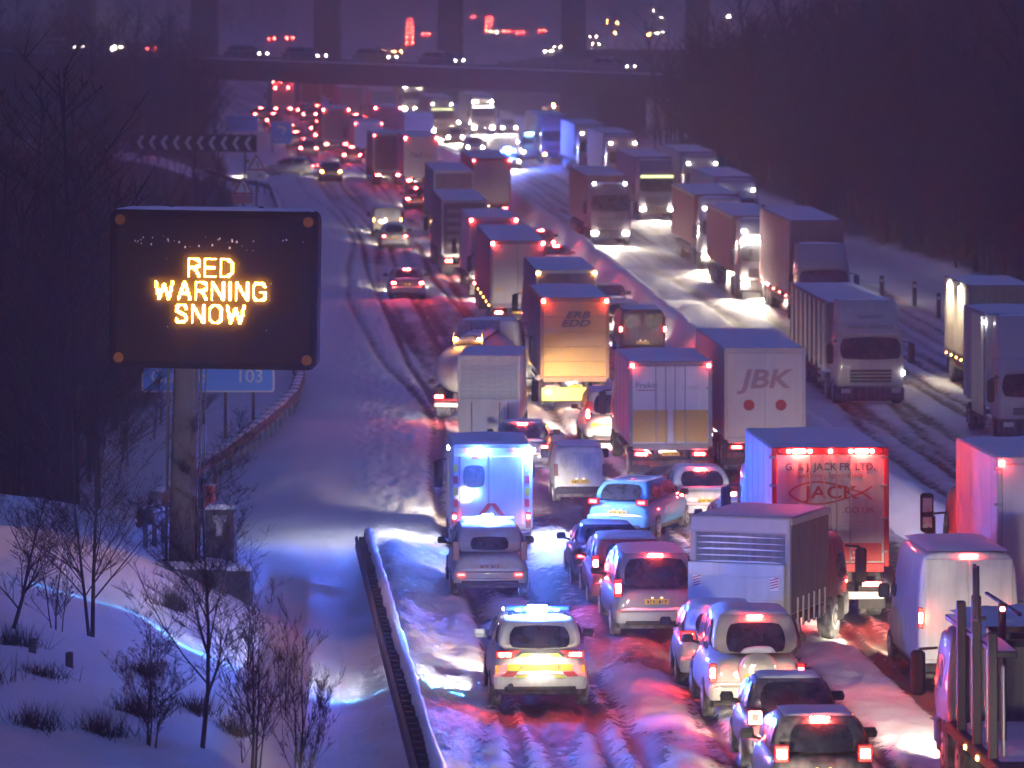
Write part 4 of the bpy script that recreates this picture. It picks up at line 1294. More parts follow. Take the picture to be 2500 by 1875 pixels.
sh = lorry('shutter_lorry', 'white lorry with roller shutter and low tail lift ahead of the ambulance', -0.74, 144.7, dyaw=5, L=4.6, W_=2.02, H=3.12, floor=.95, box=paint('pale_white', (.66, .66, .68), .4, grime=.2), rear='roller', doors=paint('pale_shutter', (.55, .57, .62), .45, grime=.3), frame=WHITEP, gap=.2, cl=1.7, Hc=2.3, cabcol=WHT, tail=RED_B, marker=None, beam=5961)
lf = bx(sh, 'tail_lift_platform', paint('pale_lift', (.62, .63, .66), .4, grime=.3), -.98, .98, -.14, -.08, .55, 1.75, .02)
for xx in (-.55, .35, .62):
    bx(lf, 'lift_rib', BLACK, xx - .015, xx + .015, -.045, -.03, -.5, .5, .005)

# tanker slewed right
loc, rot = put(-1.57, 157.1, 8, 1, 9.6)
tk = thing('tanker_lorry', 'pale road tanker with rounded rear and snowy walkway slewed behind the white shutter lorry', 'tanker', loc, rot)
TKM = paint('tank_cream', (.58, .54, .52), .35, .15, grime=.25, coat=.2)
m = MB(); rings = []
for y, k in ((.25, .25), (.16, .6), (.28, .86), (.55, .97), (1.0, 1), (6.6, 1), (6.9, .95), (7.05, .7)):
    rings.append([(1.24 * k * math.cos(2 * math.pi * i / 28), y, 1.72 + .92 * k * math.sin(2 * math.pi * i / 28)) for i in range(28)])
m.loft(rings).build('tank', TKM, tk, smooth=50)
bx(tk, 'walkway', CHASSIS, -.45, .45, .4, 6.6, 2.62, 2.72, .02)
pillow(tk, -.43, .43, .5, 6.5, 2.72, .10, 3, 'walkway_snow')
for s in (-1, 1):
    MB().path([(s * .5, .35, 2.6), (s * .5, .35, 3.02), (s * .5, 6.5, 3.02), (s * .5, 6.5, 2.6)], .03, 6).build('walkway_rail', STEEL, tk)
    lamp(tk, 'top_lamp', AMB_B, s * .42, .22, 2.80, .14, .05, .11)
    taillight(tk, s * .98, -.02, .82, .40, .16, RED_B, .08)
    wheel(tk, s * .98, 1.6, .5, .52, s); wheel(tk, s * .98, 2.9, .5, .52, s)
    lamp(tk, 'side_marker', AMB_B, s * 1.27, 5.0, .86, .03, .1, .08)
    bx(tk, 'chassis_beam', CHASSIS, s * .42 - .07, s * .42 + .07, 0, 7.4, .7, .95, .02)
    bx(tk, 'mudguard', CHASSIS, s * .98 - .3, s * .98 + .3, .9, 3.6, 1.02, 1.06, .02)
for k in range(3):
    def hat(b):
        b.loft([[(r_ * math.cos(2 * math.pi * i / 14), r_ * math.sin(2 * math.pi * i / 14), z) for i in range(14)] for z, r_ in ((0, .26), (.12, .26), (.15, .2))])
    obj('hatch', shared('hat', hat, 'hatch'), STEEL, tk, (0, 1.4 + 2.1 * k, 2.72))
bx(tk, 'bumper', WPLATE, -1.15, 1.15, -.05, .06, .46, .60, .02)
bx(tk, 'rear_board', REDINK, -1.15, 1.15, -.04, .05, .66, .74, .02)
plate(tk, -.06, .52, YPLATE)
cab(tk, 7.4, 2.1, 2.45, 3.0, (.58, .54, .54), beam=5961)

car('saloon_car', 'red lit saloon alone in the open snow left of the lorries', 'car', -5.10, 220.0, (.30, .24, .26), L=4.5, W_=1.78, H=1.42, style='saloon', tail=RED_B, high=RED_B, beam=3311, group=QG)
wb_ = lorry('pale_doors_lorry', 'lorry with plain pale grey rear and two red corner lights left of the yellow lorry', 0.26, 200.7, L=13.2, W_=2.45, H=4.0, box=paint('grey_violet', (.20, .19, .23), .5, grime=.3), doors=paint('grey_doors', (.50, .46, .44), .5, grime=.2), bars=False, marker=RED_B, tail=RED_B, cabcol=GREY, beam=5961, sidelamps=AMB, lod=1, frame=paint('grey_frame', (.22, .2, .22), .5))
bx(wb_, 'door_sticker', paint('sticker_yellow', (.6, .42, .1), .5), -.95, -.72, -.016, -.0135, 1.72, 1.92, .001)
lorry('white_edged_lorry', 'lorry with white edged box ahead of the plain pale grey one', -0.90, 220.0, L=8.5, W_=2.4, H=4.0, box=paint('edge_white', (.6, .58, .58), .5), doors=paint('violet_doors', (.2, .19, .25), .5), bars=False, marker=RED_B, tail=RED_B, cabcol=WHT, beam=3974, lod=1)
ctn = lorry('container_lorry', 'container lorry with snowy roof and white figures stencilled on dark doors', -2.50, 237.1, L=12.2, W_=2.42, H=4.0, box=paint('container_plum', (.10, .07, .085), .55), doors=paint('container_dark', (.09, .075, .08), .6, grime=.35), bars=2, marker=None, tail=RED_B, cabcol=GREY, beam=3974, lod=1)
for k in range(5):
    bx(ctn, 'stencilled_panel', paint('stencil', (.30, .27, .27), .6), -.92, -.10, -.02, -.014, 1.5 + k * .45, 1.72 + k * .45, .002)
    bx(ctn, 'stencilled_panel', paint('stencil', (.30, .27, .27), .6), .12, .85, -.02, -.014, 1.5 + k * .45, 1.72 + k * .45, .002)
text(ctn, '45', WPLATE, (-.5, -.026, 1.62), .3); text(ctn, '8', WPLATE, (.3, -.026, 1.62), .3)
lorry('snow_roof_lorry', 'lorry whose snowy flat roof shows just ahead of the container lorry', -3.51, 271.6, L=12, W_=2.42, H=4.0, box=paint('blue_violet', (.12, .11, .17), .5), bars=False, marker=None, tail=RED_M, cabcol=GREY, lod=1)
lorry('red_sided_lorry', 'lorry with red side and grey rear beyond the container lorry by the centre barrier', -1.32, 289.5, L=13, W_=2.5, H=4.0, box=paint('grey_box_a', (.40, .36, .36), .5), side=paint('red_side', (.34, .03, .03), .5), bars=False, marker=RED_M, tail=RED_M, cabcol=REDC, beam=3311, lod=1, frame=paint('red_frame', (.3, .05, .05), .5))
fx = lorry('courier_lorry', 'courier lorry with dark lettering on pale doors in the left queue', -6.63, 328.4, L=12, W_=2.5, H=4.0, box=paint('courier_red', (.20, .07, .08), .5), doors=paint('courier_doors', (.50, .45, .44), .5), bars=False, marker=RED_B, tail=RED_B, cabcol=WHT, beam=2649, lod=1)
text(fx, 'Fed', paint('violet_print', (.12, .05, .22), .5), (-.35, -.018, 2.65), .62, sx=1.05, bold=.02)
text(fx, 'Ex', paint('orange_print', (.40, .14, .06), .5), (.55, -.018, 2.65), .62, sx=1.05, bold=.02)
cb = car('saloon_car', 'car glaring with brake lights close behind the courier lorry', 'car', -6.30, 301.4, REDC, style='saloon', tail=RED_B, high=RED_B, beam=3311, group=QG)
lorry('plum_lorry', 'dark plum lorry with low bright tail lights left of the courier lorry', -9.26, 337.4, L=10, W_=2.3, H=3.9, box=paint('plum_b', (.14, .08, .10), .5), bars=False, marker=RED_M, tail=RED_B, cabcol=GREY, beam=2649, lod=1)
car('small_car', 'small silver hatchback with dark rear window in the open left lane', 'car', -6.75, 259.4, (.42, .42, .43), L=3.7, W_=1.66, H=1.5, style='hatch', tail=RED_M, high=None, beam=2649, group=QG, rwin=(.1, .9, .1, .9))
van('small_van', 'cream van just ahead of the small silver hatchback', -7.49, 270.9, (.62, .55, .45), L=4.2, W_=1.74, H=1.85, tail=AMB, high=None, winsnow=True, beam=2649)
car('hatchback', 'red brown hatchback with amber indicators alone on the left', 'car', -13.81, 343.8, (.16, .05, .05), L=4.3, W_=1.78, H=1.5, style='hatch', tail=AMB_B, high=None, beam=3311, group=QG)
car('hatchback', 'pale car turned across the slip road with a bright headlight', 'car', -15.55, 354.8, (.4, .38, .38), dyaw=-72, L=4.1, W_=1.74, H=1.46, style='hatch', tail=RED_M, high=None, beam=7000, heads=WHT_H)
car('hatchback', 'small red car with one bright brake light beside the plum lorry', 'car', -13.36, 376.7, REDC, style='hatch', tail=RED_B, high=RED_B, beam=1987, group=QG)
# lane three cars beside the barrier
car('hatchback', 'red lit car behind the red sided lorry at the centre barrier', 'car', -0.84, 270.9, (.22, .08, .08), style='hatch', tail=RED_B, high=RED_B, beam=3311, group=QG)
car('hatchback', 'third car back along the snow ridge, brake light aglow', 'car', 1.66, 253.5, (.2, .06, .07), style='hatch', tail=RED_B, high=RED_B, beam=2649, group=QG)
car('saloon_car', 'second car back along the snow ridge, brake light aglow', 'car', 2.42, 238.1, (.22, .05, .06), style='saloon', tail=RED_B, high=RED_B, beam=2649, group=QG)
car('hatchback', 'first of three glowing cars along the snow ridge', 'car', 2.84, 226.3, (.20, .05, .06), style='hatch', tail=RED_B, high=RED_B, beam=2649, group=QG)
car('saloon_car', 'dark red car ahead of the white car by the centre barrier', 'car', 4.57, 207.5, (.14, .05, .06), style='saloon', tail=RED_M, high=None, beam=2649, group=QG)
car('estate_car', 'white car half hidden between yellow lorry and black van', 'car', 4.82, 196.4, (.6, .58, .56), style='estate', tail=RED_M, high=None, beam=2649, W_=1.8, H=1.55, group=QG)
van('panel_van', 'black van with twin red tail lights beside the centre barrier', 5.41, 186.4, (.05, .045, .05), L=4.8, W_=1.95, H=1.96, tail=RED_B, high=None, beam=3974, tlz=1.15, tlh=.3)
# far queue towards the bridge
def farl(name, label, X, Y, col, **k):
    return lorry(name, label, X, Y, box=paint('far_%d_%d_%d' % tuple(c * 99 for c in col), col, .55), bars=False, lod=1, **{**dict(L=10, W_=2.45, H=4.0, marker=RED_B, tail=RED_B, cabcol=GREY), **k})
farl('far_lorry', 'far grey lorry showing its snowy box above the courier lorry', -7.97, 384.6, (.38, .36, .37), marker=None, tail=RED_M)
farl('far_lorry', 'far brown lorry with two red corner lights left of the courier lorry', -15.69, 401.5, (.26, .2, .2), beam=3311)
farl('far_lorry', 'far lorry with a row of red top lights in the middle of the queue', -11.22, 407.4, (.34, .28, .30))
farl('far_lorry', 'far pale lorry low in the queue behind the row of top lights', -12.24, 384.6, (.42, .38, .36), H=3.3, marker=RED_M)
farl('far_lorry', 'dark red lorry passing under the left part of the bridge', -23.72, 531.4, (.22, .06, .07))
pk = farl('far_lorry', 'farthest left lorry under the bridge with clustered red lights', -26.37, 518.9, (.36, .28, .26))
for xx, zz in ((-.9, 3.2), (.6, 3.2), (-.3, 3.9)):
    lamp(pk, 'top_lamp', RED_B, xx, -.07, zz, .14, .05, .12)
farl('far_lorry', 'grey mauve lorry under the bridge left of the pale one', -17.35, 486.7, (.36, .32, .36), marker=None)
farl('far_lorry', 'pale lilac lorry under the middle of the bridge', -13.31, 466.1, (.5, .47, .52), marker=None, tail=RED_M)
for k, (px_, lb) in enumerate((((-22.25, 495.5), 'tiny car with red lights under the bridge in the left lane'), ((-19.27, 447.2), 'tiny car with twin red lights left of the brown lorry'), ((-23.74, 514.0), 'leftmost tiny car in the lights under the bridge'), ((-17.91, 426.4), 'tiny car just behind the twin lit one'))):
    car('far_car', lb, 'car', px_[0], px_[1], (.2, .1, .1), style='hatch', tail=RED_B, high=RED_B if k % 2 else None, snow=.04, group=QG)

# ------------------------------------------------------------------ oncoming carriageway
def onc(label, X, Y, col, **k):
    return lorry('articulated_lorry', label, X, Y, facing=-1, lod=1, bars=False, group=OG, **{**dict(L=12.5, gap=.5, cl=2.2, Hc=3.3, fair=3.85, cabcol=col, tail=None, marker=None, pl=None, mz=.1), **k})
sc_ = onc('cream cab lorry with black windscreen, nearest one facing the camera', 12.98, 163.0, (.50, .46, .46), box=paint('stripe_box', (.16, .13, .17), .6), side=paint('stripe_side', (.22, .18, .22), .6), Hc=3.0, fair=3.75, low=.2, H=3.6, lettering=[('TRANS LOGISTICS', 2.84, .20), ('TRANSPORT', 3.2, .17)])
for k in range(8):
    bx(sc_, 'side_stake', ALU, 1.26, 1.33, 1 + k * 1.5, 1.1 + k * 1.5, 1.0, 3.5, .01)
lamp(sc_, 'position_light', WHT_M, -1.2, 15.2, 1.2, .05, .05, .14)
onc('high lorry with framed snowy box front behind the cream cab', 14.11, 203.7, (.34, .33, .40), box=paint('r2_box', (.20, .12, .14), .6), side=paint('r2_side', (.32, .10, .11), .6), H=4.6, Hc=3.0, fair=3.6, sidelamps=RED_M)
onc('lorry with glaring headlamps and lit roof sign beside the red curtain sides', 12.28, 220.0, (.40, .38, .40), box=paint('r3_box', (.26, .10, .10), .6), curtain=paint('r3_curtain', (.30, .07, .07), .7), frame=GREYF, H=3.95, heads=WHT_H, cmarks=WHT_M, beam=18000, glow=WHT_L)
onc('red curtained lorry with one glaring headlamp in the middle lane', 11.30, 241.8, (.36, .36, .42), box=paint('r4_box', (.34, .06, .06), .6), curtain=paint('r4_curtain', (.46, .05, .05), .7), H=3.95, heads=WHT_H, cmarks=WHT_M, beam=16000)
onc('lorry with two white roof lights behind the red curtained one', 13.17, 261.9, (.30, .30, .38), box=paint('r5_box', (.26, .26, .34), .6), cmarks=WHT_M)
onc('farther lorry with two white roof lights above the snowy roofs', 12.59, 297.3, (.30, .27, .32), box=paint('r6_box', (.28, .26, .32), .6), cmarks=WHT_M)
onc('dark lorry with two round headlamps close to the centre barrier', 5.74, 263.2, (.10, .07, .09), box=paint('r8_box', (.16, .08, .09), .6), H=4.0, heads=WHT_L, cmarks=WHT_M, beam=4800, fair=None, Hc=3.6)
onc('grey lorry with a lit yellow green panel over its windscreen', 9.32, 289.5, (.22, .19, .22), box=paint('r9_box', (.20, .17, .20), .6), heads=WHT_L, beam=3840, glow=emit('lit_panel', (.9, 1, .4), 3))
onc('lorry with a pinkish lit panel beyond the dark one', 8.24, 333.3, (.5, .3, .3), box=paint('r10_box', (.45, .38, .38), .6), cmarks=WHT_M, heads=WHT_L, beam=2880)
onc('faint lorry with two small roof lights beyond the pink panel', 6.45, 354.8, (.28, .25, .30), box=paint('r11_box', (.3, .27, .32), .6), cmarks=WHT_M)
onc('blue grey lorry just right of the distant blue lights', 3.66, 379.3, (.28, .26, .36), box=paint('r12_box', (.32, .28, .36), .6), heads=AMB)
onc('lorry with a crown of white lamps under the bridge', -2.86, 449.0, (.36, .34, .36), box=paint('r14_box', (.4, .38, .4), .6), heads=WHT_H, cmarks=WHT_H, beam=14000, glow=emit('lit_sign_white', (1, 1, .95), 9))
onc('lorry with warm lit sign board under the bridge', -6.80, 440.0, (.45, .38, .30), box=paint('r15_box', (.5, .44, .36), .6), heads=WHT_H, cmarks=WHT_M, beam=14000, glow=emit('lit_panel', (.9, 1, .4), 3))
onc('floodlit white lorry with one dazzling lamp under the bridge', -11.42, 518.9, (.6, .58, .55), box=paint('r16_box', (.6, .58, .55), .6), heads=WHT_H, cmarks=WHT_H, beam=12000)
pc = car('patrol_car', 'patrol car with blue flashing lights facing the camera by the centre barrier', 'car', -0.10, 366.7, (.5, .5, .5), facing=-1, L=4.6, W_=1.8, H=1.5, style='estate', tail=None, high=None, heads=WHT_L, beam=4800)
bx(pc, 'light_bar', BLUELENS, -.6, .6, 2.2, 2.45, 1.54, 1.64, .03)
lamp(pc, 'blue_flasher', BLUE_B, .1, 2.47, 1.62, .46, .05, .12)
flash(pc, 'flasher_light', (0, 2.5, 1.9), 9000)
v2b = van('patrol_van', 'patrol van with pale blue lights right of the flashing patrol car', 1.75, 384.6, (.5, .5, .52), facing=-1, L=5.0, W_=1.95, H=2.2, tail=None, high=None, heads=WHT_L)
lamp(v2b, 'blue_flasher', CYAN_M, 0, 3.3, 2.26, .9, .1, .08)
gt = lorry('gritter_lorry', 'yellow gritting lorry with beacon lights at the right under the bridge', 5.0, 438, facing=-1, L=5.5, H=3.0, box=paint('gritter', (.62, .32, .04), .5), cabcol=(.62, .34, .05), heads=WHT_L, cmarks=WHT_M, beam=5000, lod=1, tail=None, marker=None, pl=None, bars=False)
for s in (-1, 1):
    lamp(gt, 'beacon', AMB_B, s * .8, 6.4, 3.3, .2, .2, .16)
r18 = onc('lorry with a yellow lit side and amber marker row at the right edge', 18.58, 166.7, (.05, .05, .07), box=paint('r18_box', (.08, .08, .10), .6), side=paint('r18_side', (.55, .48, .38), .6), sidelamps=AMB, H=4.0, Hc=2.9, fair=None, cmarks=WHT_M, L=6.5)
for k in range(2):
    lamp(r18, 'added_side_glow', WHT_L, 1.30, 1.6 + k * 2.8, 3.7, .05, .35, .22)  # added glowing block, the lorry carries no such lamp
    spot(r18, 'added_side_fill', (2.0, 1.6 + k * 2.8, 3.8), (-1, 0, -.9), 500, WARM, 120, .5, .1)  # added fill standing in for neighbouring headlights on the lorry's side
r19 = onc('pale flat fronted lorry with upright bars cut by the right edge', 17.07, 146.7, (.34, .34, .42), box=paint('r19_box', (.36, .36, .44), .6), H=4.2, Hc=2.9, fair=4.2, L=5.0)
for k in range(5):
    bx(r19, 'upright_bar', ALU, 1.27, 1.36, 4.6 - k * .5, 4.7 - k * .5, .8, 4.1, .01)
lamp(r19, 'marker_light', WHT_M, 1.3, 5.0, 3.9, .09, .09, .09)

for k, (u_, Y_) in enumerate(((-11.6, 392), (-11.8, 414), (-11.4, 433), (-11.9, 455), (-11.5, 474), (-11.8, 496), (-3.0, 312), (-3.3, 356), (-3.0, 372), (-3.2, 388), (-3.4, 428), (-3.0, 470))):
    car('far_car', ('outer lane', 'inner lane')[k > 5] + ' far car number %s towards the bridge, tail lights lit' % ('one', 'two', 'three', 'four', 'five', 'six')[k % 6], 'car', float(xb(Y_)) + u_, Y_, [(.2, .1, .1), (.3, .28, .28), (.1, .1, .12)][k % 3], style=('hatch', 'saloon')[k % 2], tail=RED_B, high=RED_B if k % 3 else None, beam=1440, group=QG)
for k, (u_, Y_) in enumerate(((3.4, 398), (3.6, 424), (3.3, 480), (7.0, 470), (7.3, 512), (11.0, 412), (11.2, 452), (10.8, 492))):
    car('far_car', ('nearest', 'second', 'third', 'fourth', 'fifth', 'sixth', 'seventh', 'last')[k] + ' of the far oncoming cars glaring under the bridge', 'car', float(xb(Y_)) + u_, Y_, (.3, .3, .3), facing=-1, style='hatch', tail=None, high=None, heads=WHT_H, beam=5000, group=OG)
# ------------------------------------------------------------------ traffic crossing the bridge
def bridge_car(t, lane, label, col, head=True, facing=1, big=False):
    p = B0 + bd * t + Vector((-bd.y, bd.x, 0)).normalized() * lane
    yaw = byaw + (math.pi if facing < 0 else 0) - math.pi / 2
    global put
    old = put
    put = lambda *a: ((p.x, p.y, p.z - .12), (0, 0, yaw))
    if big:
        o = lorry('bridge_lorry', label, 0, 0, L=5, W_=2.3, H=2.6, lod=1, bars=False, box=paint('bl', (.2, .18, .2), .6), heads=AMB, cmarks=AMB_B, cabcol=GREY, Hc=2.3, group='traffic on the bridge', marker=RED_M)
    else:
        o = car('bridge_car', label, 'car', 0, 0, col, style='hatch', tail=RED_M, high=None, heads=WHT_M if head else None, beam=300 if head else 0, group='traffic on the bridge', snow=.05)
    put = old
    return o
bridge_car(13, 3, 'pale car leading the traffic at the left end of the bridge deck', (.3, .3, .34), True)
hc = bridge_car(24, 6, 'car with dazzling white headlamps on the bridge', (.2, .2, .22), True, -1)
for s in (-1, 1):
    lamp(hc, 'headlight_glare', WHT_H, s * .6, 4.28, .75, .36, .2, .3)
bridge_car(36, 3, 'dark car on the bridge left of the viaduct pier', (.05, .05, .06))
bridge_car(43, 3, 'second dark car on the bridge below the viaduct pier', (.08, .07, .08))
bridge_car(49, 6.2, 'small car in the farther lane of the bridge deck', (.1, .1, .1))
bridge_car(59, 3, 'grey car on the middle of the bridge deck', (.2, .18, .2))
bridge_car(78, 3, 'snowy topped car at the right end of the bridge', (.25, .24, .28))
# ------------------------------------------------------------------ lights far beyond the bridge
def far_car(X, Y, label, facing=1, mat=FAR_RED, col=(.2, .18, .2)):
    return car('distant_car', label, 'car', X, Y, col, style='hatch', facing=facing, tail=mat if facing > 0 else None, high=None, tl=(.26, .22, .85, .35), heads=mat if facing < 0 else None, group='distant traffic beyond the bridge', snow=.05, mirrors=False)
ORD = ['lowest', 'second', 'third', 'fourth', 'fifth', 'sixth', 'seventh', 'eighth']
for k in range(8):
    Y_ = 925 + 60 * k
    far_car(-.02273 * Y_, Y_, ORD[k] + ' car up the left column of red lights beyond the bridge')
for k in range(5):
    Y_ = 1090 + 90 * k
    far_car(-.00509 * Y_, Y_, ORD[k] + ' car up the right column of red lights beyond the bridge')
FLT = [(-52.1, 975, 1, FAR_RED, 'left of two high red lights above the dark bridge car'), (-48.1, 975, 1, FAR_RED, 'right of two high red lights left of the first viaduct pier'), (-25.3, 868, -1, FAR_AMB, 'amber lamps low over the bridge left of the second pier'),
       (-22.0, 862, -1, FAR_AMB, 'amber lamps at the foot of the red column'), (-20.0, 1040, 1, FAR_RED, 'red tail lights just right of the red column'), (-1.3, 1090, 1, FAR_RED, 'red tail lights right of the second pier'), (1.95, 1070, 1, FAR_RED, 'red tail lights midway between the right piers'),
       (7.2, 1090, 1, FAR_RED, 'red tail lights nearest the third pier'), (-4.3, 1085, -1, FAR_WHT, 'white lamp beside the right red column'), (7.0, 868, -1, FAR_WHT, 'dazzling headlamps left of the third pier'), (9.05, 905, -1, FAR_WHT, 'dim headlamps touching the third pier'),
       (18.2, 1010, -1, FAR_WHT, 'dazzling headlamps right of the third pier'), (17.3, 925, -1, FAR_WHT, 'dim headlamps low right of the third pier'), (34.9, 1065, -1, FAR_WHT, 'white lamp far right above the bridge'), (-11.9, 1420, 1, FAR_RED, 'red tail lights highest beside the right column')]
for X_, Y_, f_, m_, lb in FLT:
    far_car(X_, Y_, 'distant car with ' + lb, f_, m_)
def street_lamp(X, Y, label, mat, h=7):
    r_ = thing('street_lamp', label, 'street lamp', (X, Y, gz(X, Y)), group='distant street lamps')
    MB().tube((0, 0, 0), (0, 0, h), .09, .05, 6).path([(0, 0, h), (0, -.5, h + .25), (0, -1.2, h + .3)], .04, 5).build('pole', CHASSIS, r_)
    hd = bx(r_, 'lantern', BLACK, -.14, .14, -1.7, -1.1, h + .24, h + .36, .03)
    lamp(hd, 'lamp_core', mat, 0, -.1, -.07, .22, .4, .05)
for X_, Y_, zt_, lb, m_ in ((15.8, 690, 7.2, 'amber street lamp right of the third viaduct pier', FAR_AMB), (20.9, 690, 7.0, 'second amber street lamp beyond the bridge', FAR_AMB), (17.5, 830, 8.3, 'high amber lamp right of the third pier', FAR_AMB), (19.4, 830, 8.1, 'twin of the high amber lamp by the third pier', FAR_AMB),
                           (29.9, 900, 8.7, 'faint pale lamp high over the right bridge end', FAR_WHT), (31.2, 1000, 10, 'faintest lamp at the top edge of the far slope', FAR_WHT), (24.9, 520, 10.4, 'pale lamp on the slope above the right bridge end', FAR_WHT), (24.7, 450, 7.3, 'yellow lamp where the bridge meets the right slope', FAR_AMB), (26.0, 450, 7.0, 'orange lamp beside the yellow one on the right slope', FAR_AMB)):
    street_lamp(X_, Y_, lb, m_, max(1.2, zt_ - gz(X_, Y_)))
# queue goes on towards the camera below the frame
car('saloon_car', 'car with headlamps on close behind the ambulance car', 'car', 1.3, 56.5, GREY, style='saloon', tail=RED_M, high=None, beam=10000, heads=WHT_M, dip=False)
car('hatchback', 'car with headlamps on close behind the last dark hatchback', 'car', 5.6, 57.0, NAVY, style='hatch', tail=RED_M, high=None, beam=1600, heads=WHT_M, dip=False)

# ================================================================== SIGNS, RAILS, PLANTS
SX, SY = -6.99, 95.7
SZ = .55
# --- variable message sign
vm = thing('message_sign', 'large black electronic message sign on a steel post reading red warning snow', 'sign', (SX, SY, SZ), (0, R(.7), R(-3)))
SIGNB = paint('sign_black', (.010, .009, .010), .7, grime=.08, gcol=(.05, .04, .04), spec=.12)
PANEL = paint('sign_face', (.020, .016, .014), .8, grime=.08, gcol=(.06, .05, .05), scale=14, spec=.08)
POST = paint('sign_post', (.10, .085, .075), .55, .3, grime=.35, gcol=(.05, .045, .045))
def slab(b, w, h, r, y0, y1):
    a = rrect(-w / 2, w / 2, -h / 2, h / 2, 0, r, 5)
    d = min(.03, (y1 - y0) * .4)
    b.loft([[(x, y0, z) for x, z, _ in rrect(-w / 2 + d, w / 2 - d, -h / 2 + d, h / 2 - d, 0, r, 5)], [(x, y0 + d, z) for x, z, _ in a][:], [(x, y1, z) for x, z, _ in a]])
PZ = (1367 - 697) / 115.0
px0 = .62
face = MB(); slab(face, 4.42, 3.36, .20, -.32, .42)
cs = face.build('sign_case', SIGNB, vm); cs.location = (px0, 0, PZ)
fm = MB(); slab(fm, 4.16, 3.1, .14, -.345, -.28)
fp = fm.build('display_face', PANEL, vm, smooth=0); fp.location = (px0, 0, PZ)
pillow(vm, px0 - 2.1, px0 + 2.1, -.30, .38, PZ + 1.675, .06, 2, 'snow_cap', n=(16, 5))
for sx in (-1, 1):
    bx(vm, 'lifting_eye', BLACK, px0 + sx * .95 - .05, px0 + sx * .95 + .05, -.05, .1, PZ + 1.68, PZ + 1.76, .01)
    for sz in (-1, 1):
        def lan(b):
            b.loft([[(.11 * math.cos(2 * math.pi * i / 16), y, .11 * math.sin(2 * math.pi * i / 16)) for i in range(16)] for y in (-.03, .0)])
        obj('lantern', shared('lantern', lan, 'lantern'), AMBLENS, vm, (px0 + sx * 2.0, -.352, PZ + sz * 1.46))
# LED letters
GL = {'R': (10, [[(1, 0), (1, 13), (6, 13), (9, 11.5), (9, 8), (6, 6.5), (1, 6.5)], [(5, 6.5), (9, 0)]]), 'E': (10, [[(9, 0), (1, 0), (1, 13), (9, 13)], [(1, 6.7), (8, 6.7)]]), 'D': (11, [[(1, 0), (1, 13), (6, 13), (9.5, 10), (9.5, 3), (6, 0), (1, 0)]]),
      'W': (15, [[(1, 13), (3.6, 0), (7.2, 11), (10.8, 0), (13.6, 13)]]), 'A': (11, [[(1, 0), (5.4, 13), (9.8, 0)], [(2.8, 4.3), (8, 4.3)]]), 'N': (11, [[(1, 0), (1, 13), (9.4, 0), (9.4, 13)]]), 'I': (3, [[(1.2, 0), (1.2, 13)]]),
      'G': (11, [[(9.4, 10.2), (7.5, 12.8), (3, 12.8), (1, 10.5), (1, 2.5), (3, 0), (7, 0), (9.4, 1.2), (9.4, 6), (6, 6)]]), 'S': (10, [[(8.6, 10.5), (7, 13), (3, 13), (1, 11), (1.4, 8.6), (7.6, 5.4), (8.8, 3), (7, .2), (3, 0), (1, 2.2)]]), 'O': (11, [[(3.5, 0), (1, 2.5), (1, 10.5), (3.5, 13), (7, 13), (9.5, 10.5), (9.5, 2.5), (7, 0), (3.5, 0)]])}
LED = emit('led_amber', (1, .42, .05), 95)
PT = .0285
def sd(px, py, a, b):
    ax, ay = a; bx_, by = b
    dx, dy = bx_ - ax, by - ay
    t = max(0, min(1, ((px - ax) * dx + (py - ay) * dy) / (dx * dx + dy * dy)))
    return math.hypot(px - ax - t * dx, py - ay - t * dy)
for row, word in enumerate(('RED', 'WARNING', 'SNOW')):
    tw = sum(GL[c][0] + 2 for c in word) - 2
    x = -tw / 2
    zb_ = (.445, -.045, -.535)[row] - .16
    for ch in word:
        wd, st = GL[ch]
        key = ('led', ch)
        def mk(b, wd=wd, st=st):
            for i in range(0, wd + 1):
                for j in range(0, 14):
                    if min(sd(i, j, p, q) for l in st for p, q in zip(l, l[1:])) < .92:
                        cx = i * PT; cz = j * PT; h = PT * .40
                        b.add([(cx - h, -.02, cz - h), (cx + h, -.02, cz - h), (cx + h, -.02, cz + h), (cx - h, -.02, cz + h), (cx - h, 0, cz - h), (cx + h, 0, cz - h), (cx + h, 0, cz + h), (cx - h, 0, cz + h)],
                              [(0, 1, 2, 3), (0, 1, 5, 4), (1, 2, 6, 5), (2, 3, 7, 6), (3, 0, 4, 7)])
        obj('led_letter', shared(key, mk, 'led_letter', 0), LED, vm, (px0 - .05 + x * PT, -.40, PZ + zb_))
        x += wd + 2
MB().loft([rrect(-.285, .285, -.25, .25, 0.0, .10, 3), rrect(-.27, .27, -.24, .24, 1.4, .10, 3), rrect(-.25 + .02, .27, -.22, .22, PZ - 1.6, .09, 3)]).build('post', POST, vm)
bx(vm, 'base_flange', POST, -.42, .42, -.36, .36, -.03, .03, .01)
for k in range(6):
    bx(vm, 'anchor_bolt', BLACK, -.40 + k * .155, -.34 + k * .155, -.345, -.29, .03, .11, .01)
for sx, w_ in ((-.36, .05), (.34, .05), (.44, .02)):
    bx(vm, 'cable_duct', POST, sx - w_ / 2, sx + w_ / 2, -.05, .05, .0, PZ - 1.6, .01)
pb = bx(vm, 'concrete_plinth', CONC, -.75, .95, -.65, .75, -1.6, -.06, .05)
pillow(vm, -.76, .96, -.66, .76, -.06, .10, 7, 'plinth_snow', n=(10, 8))
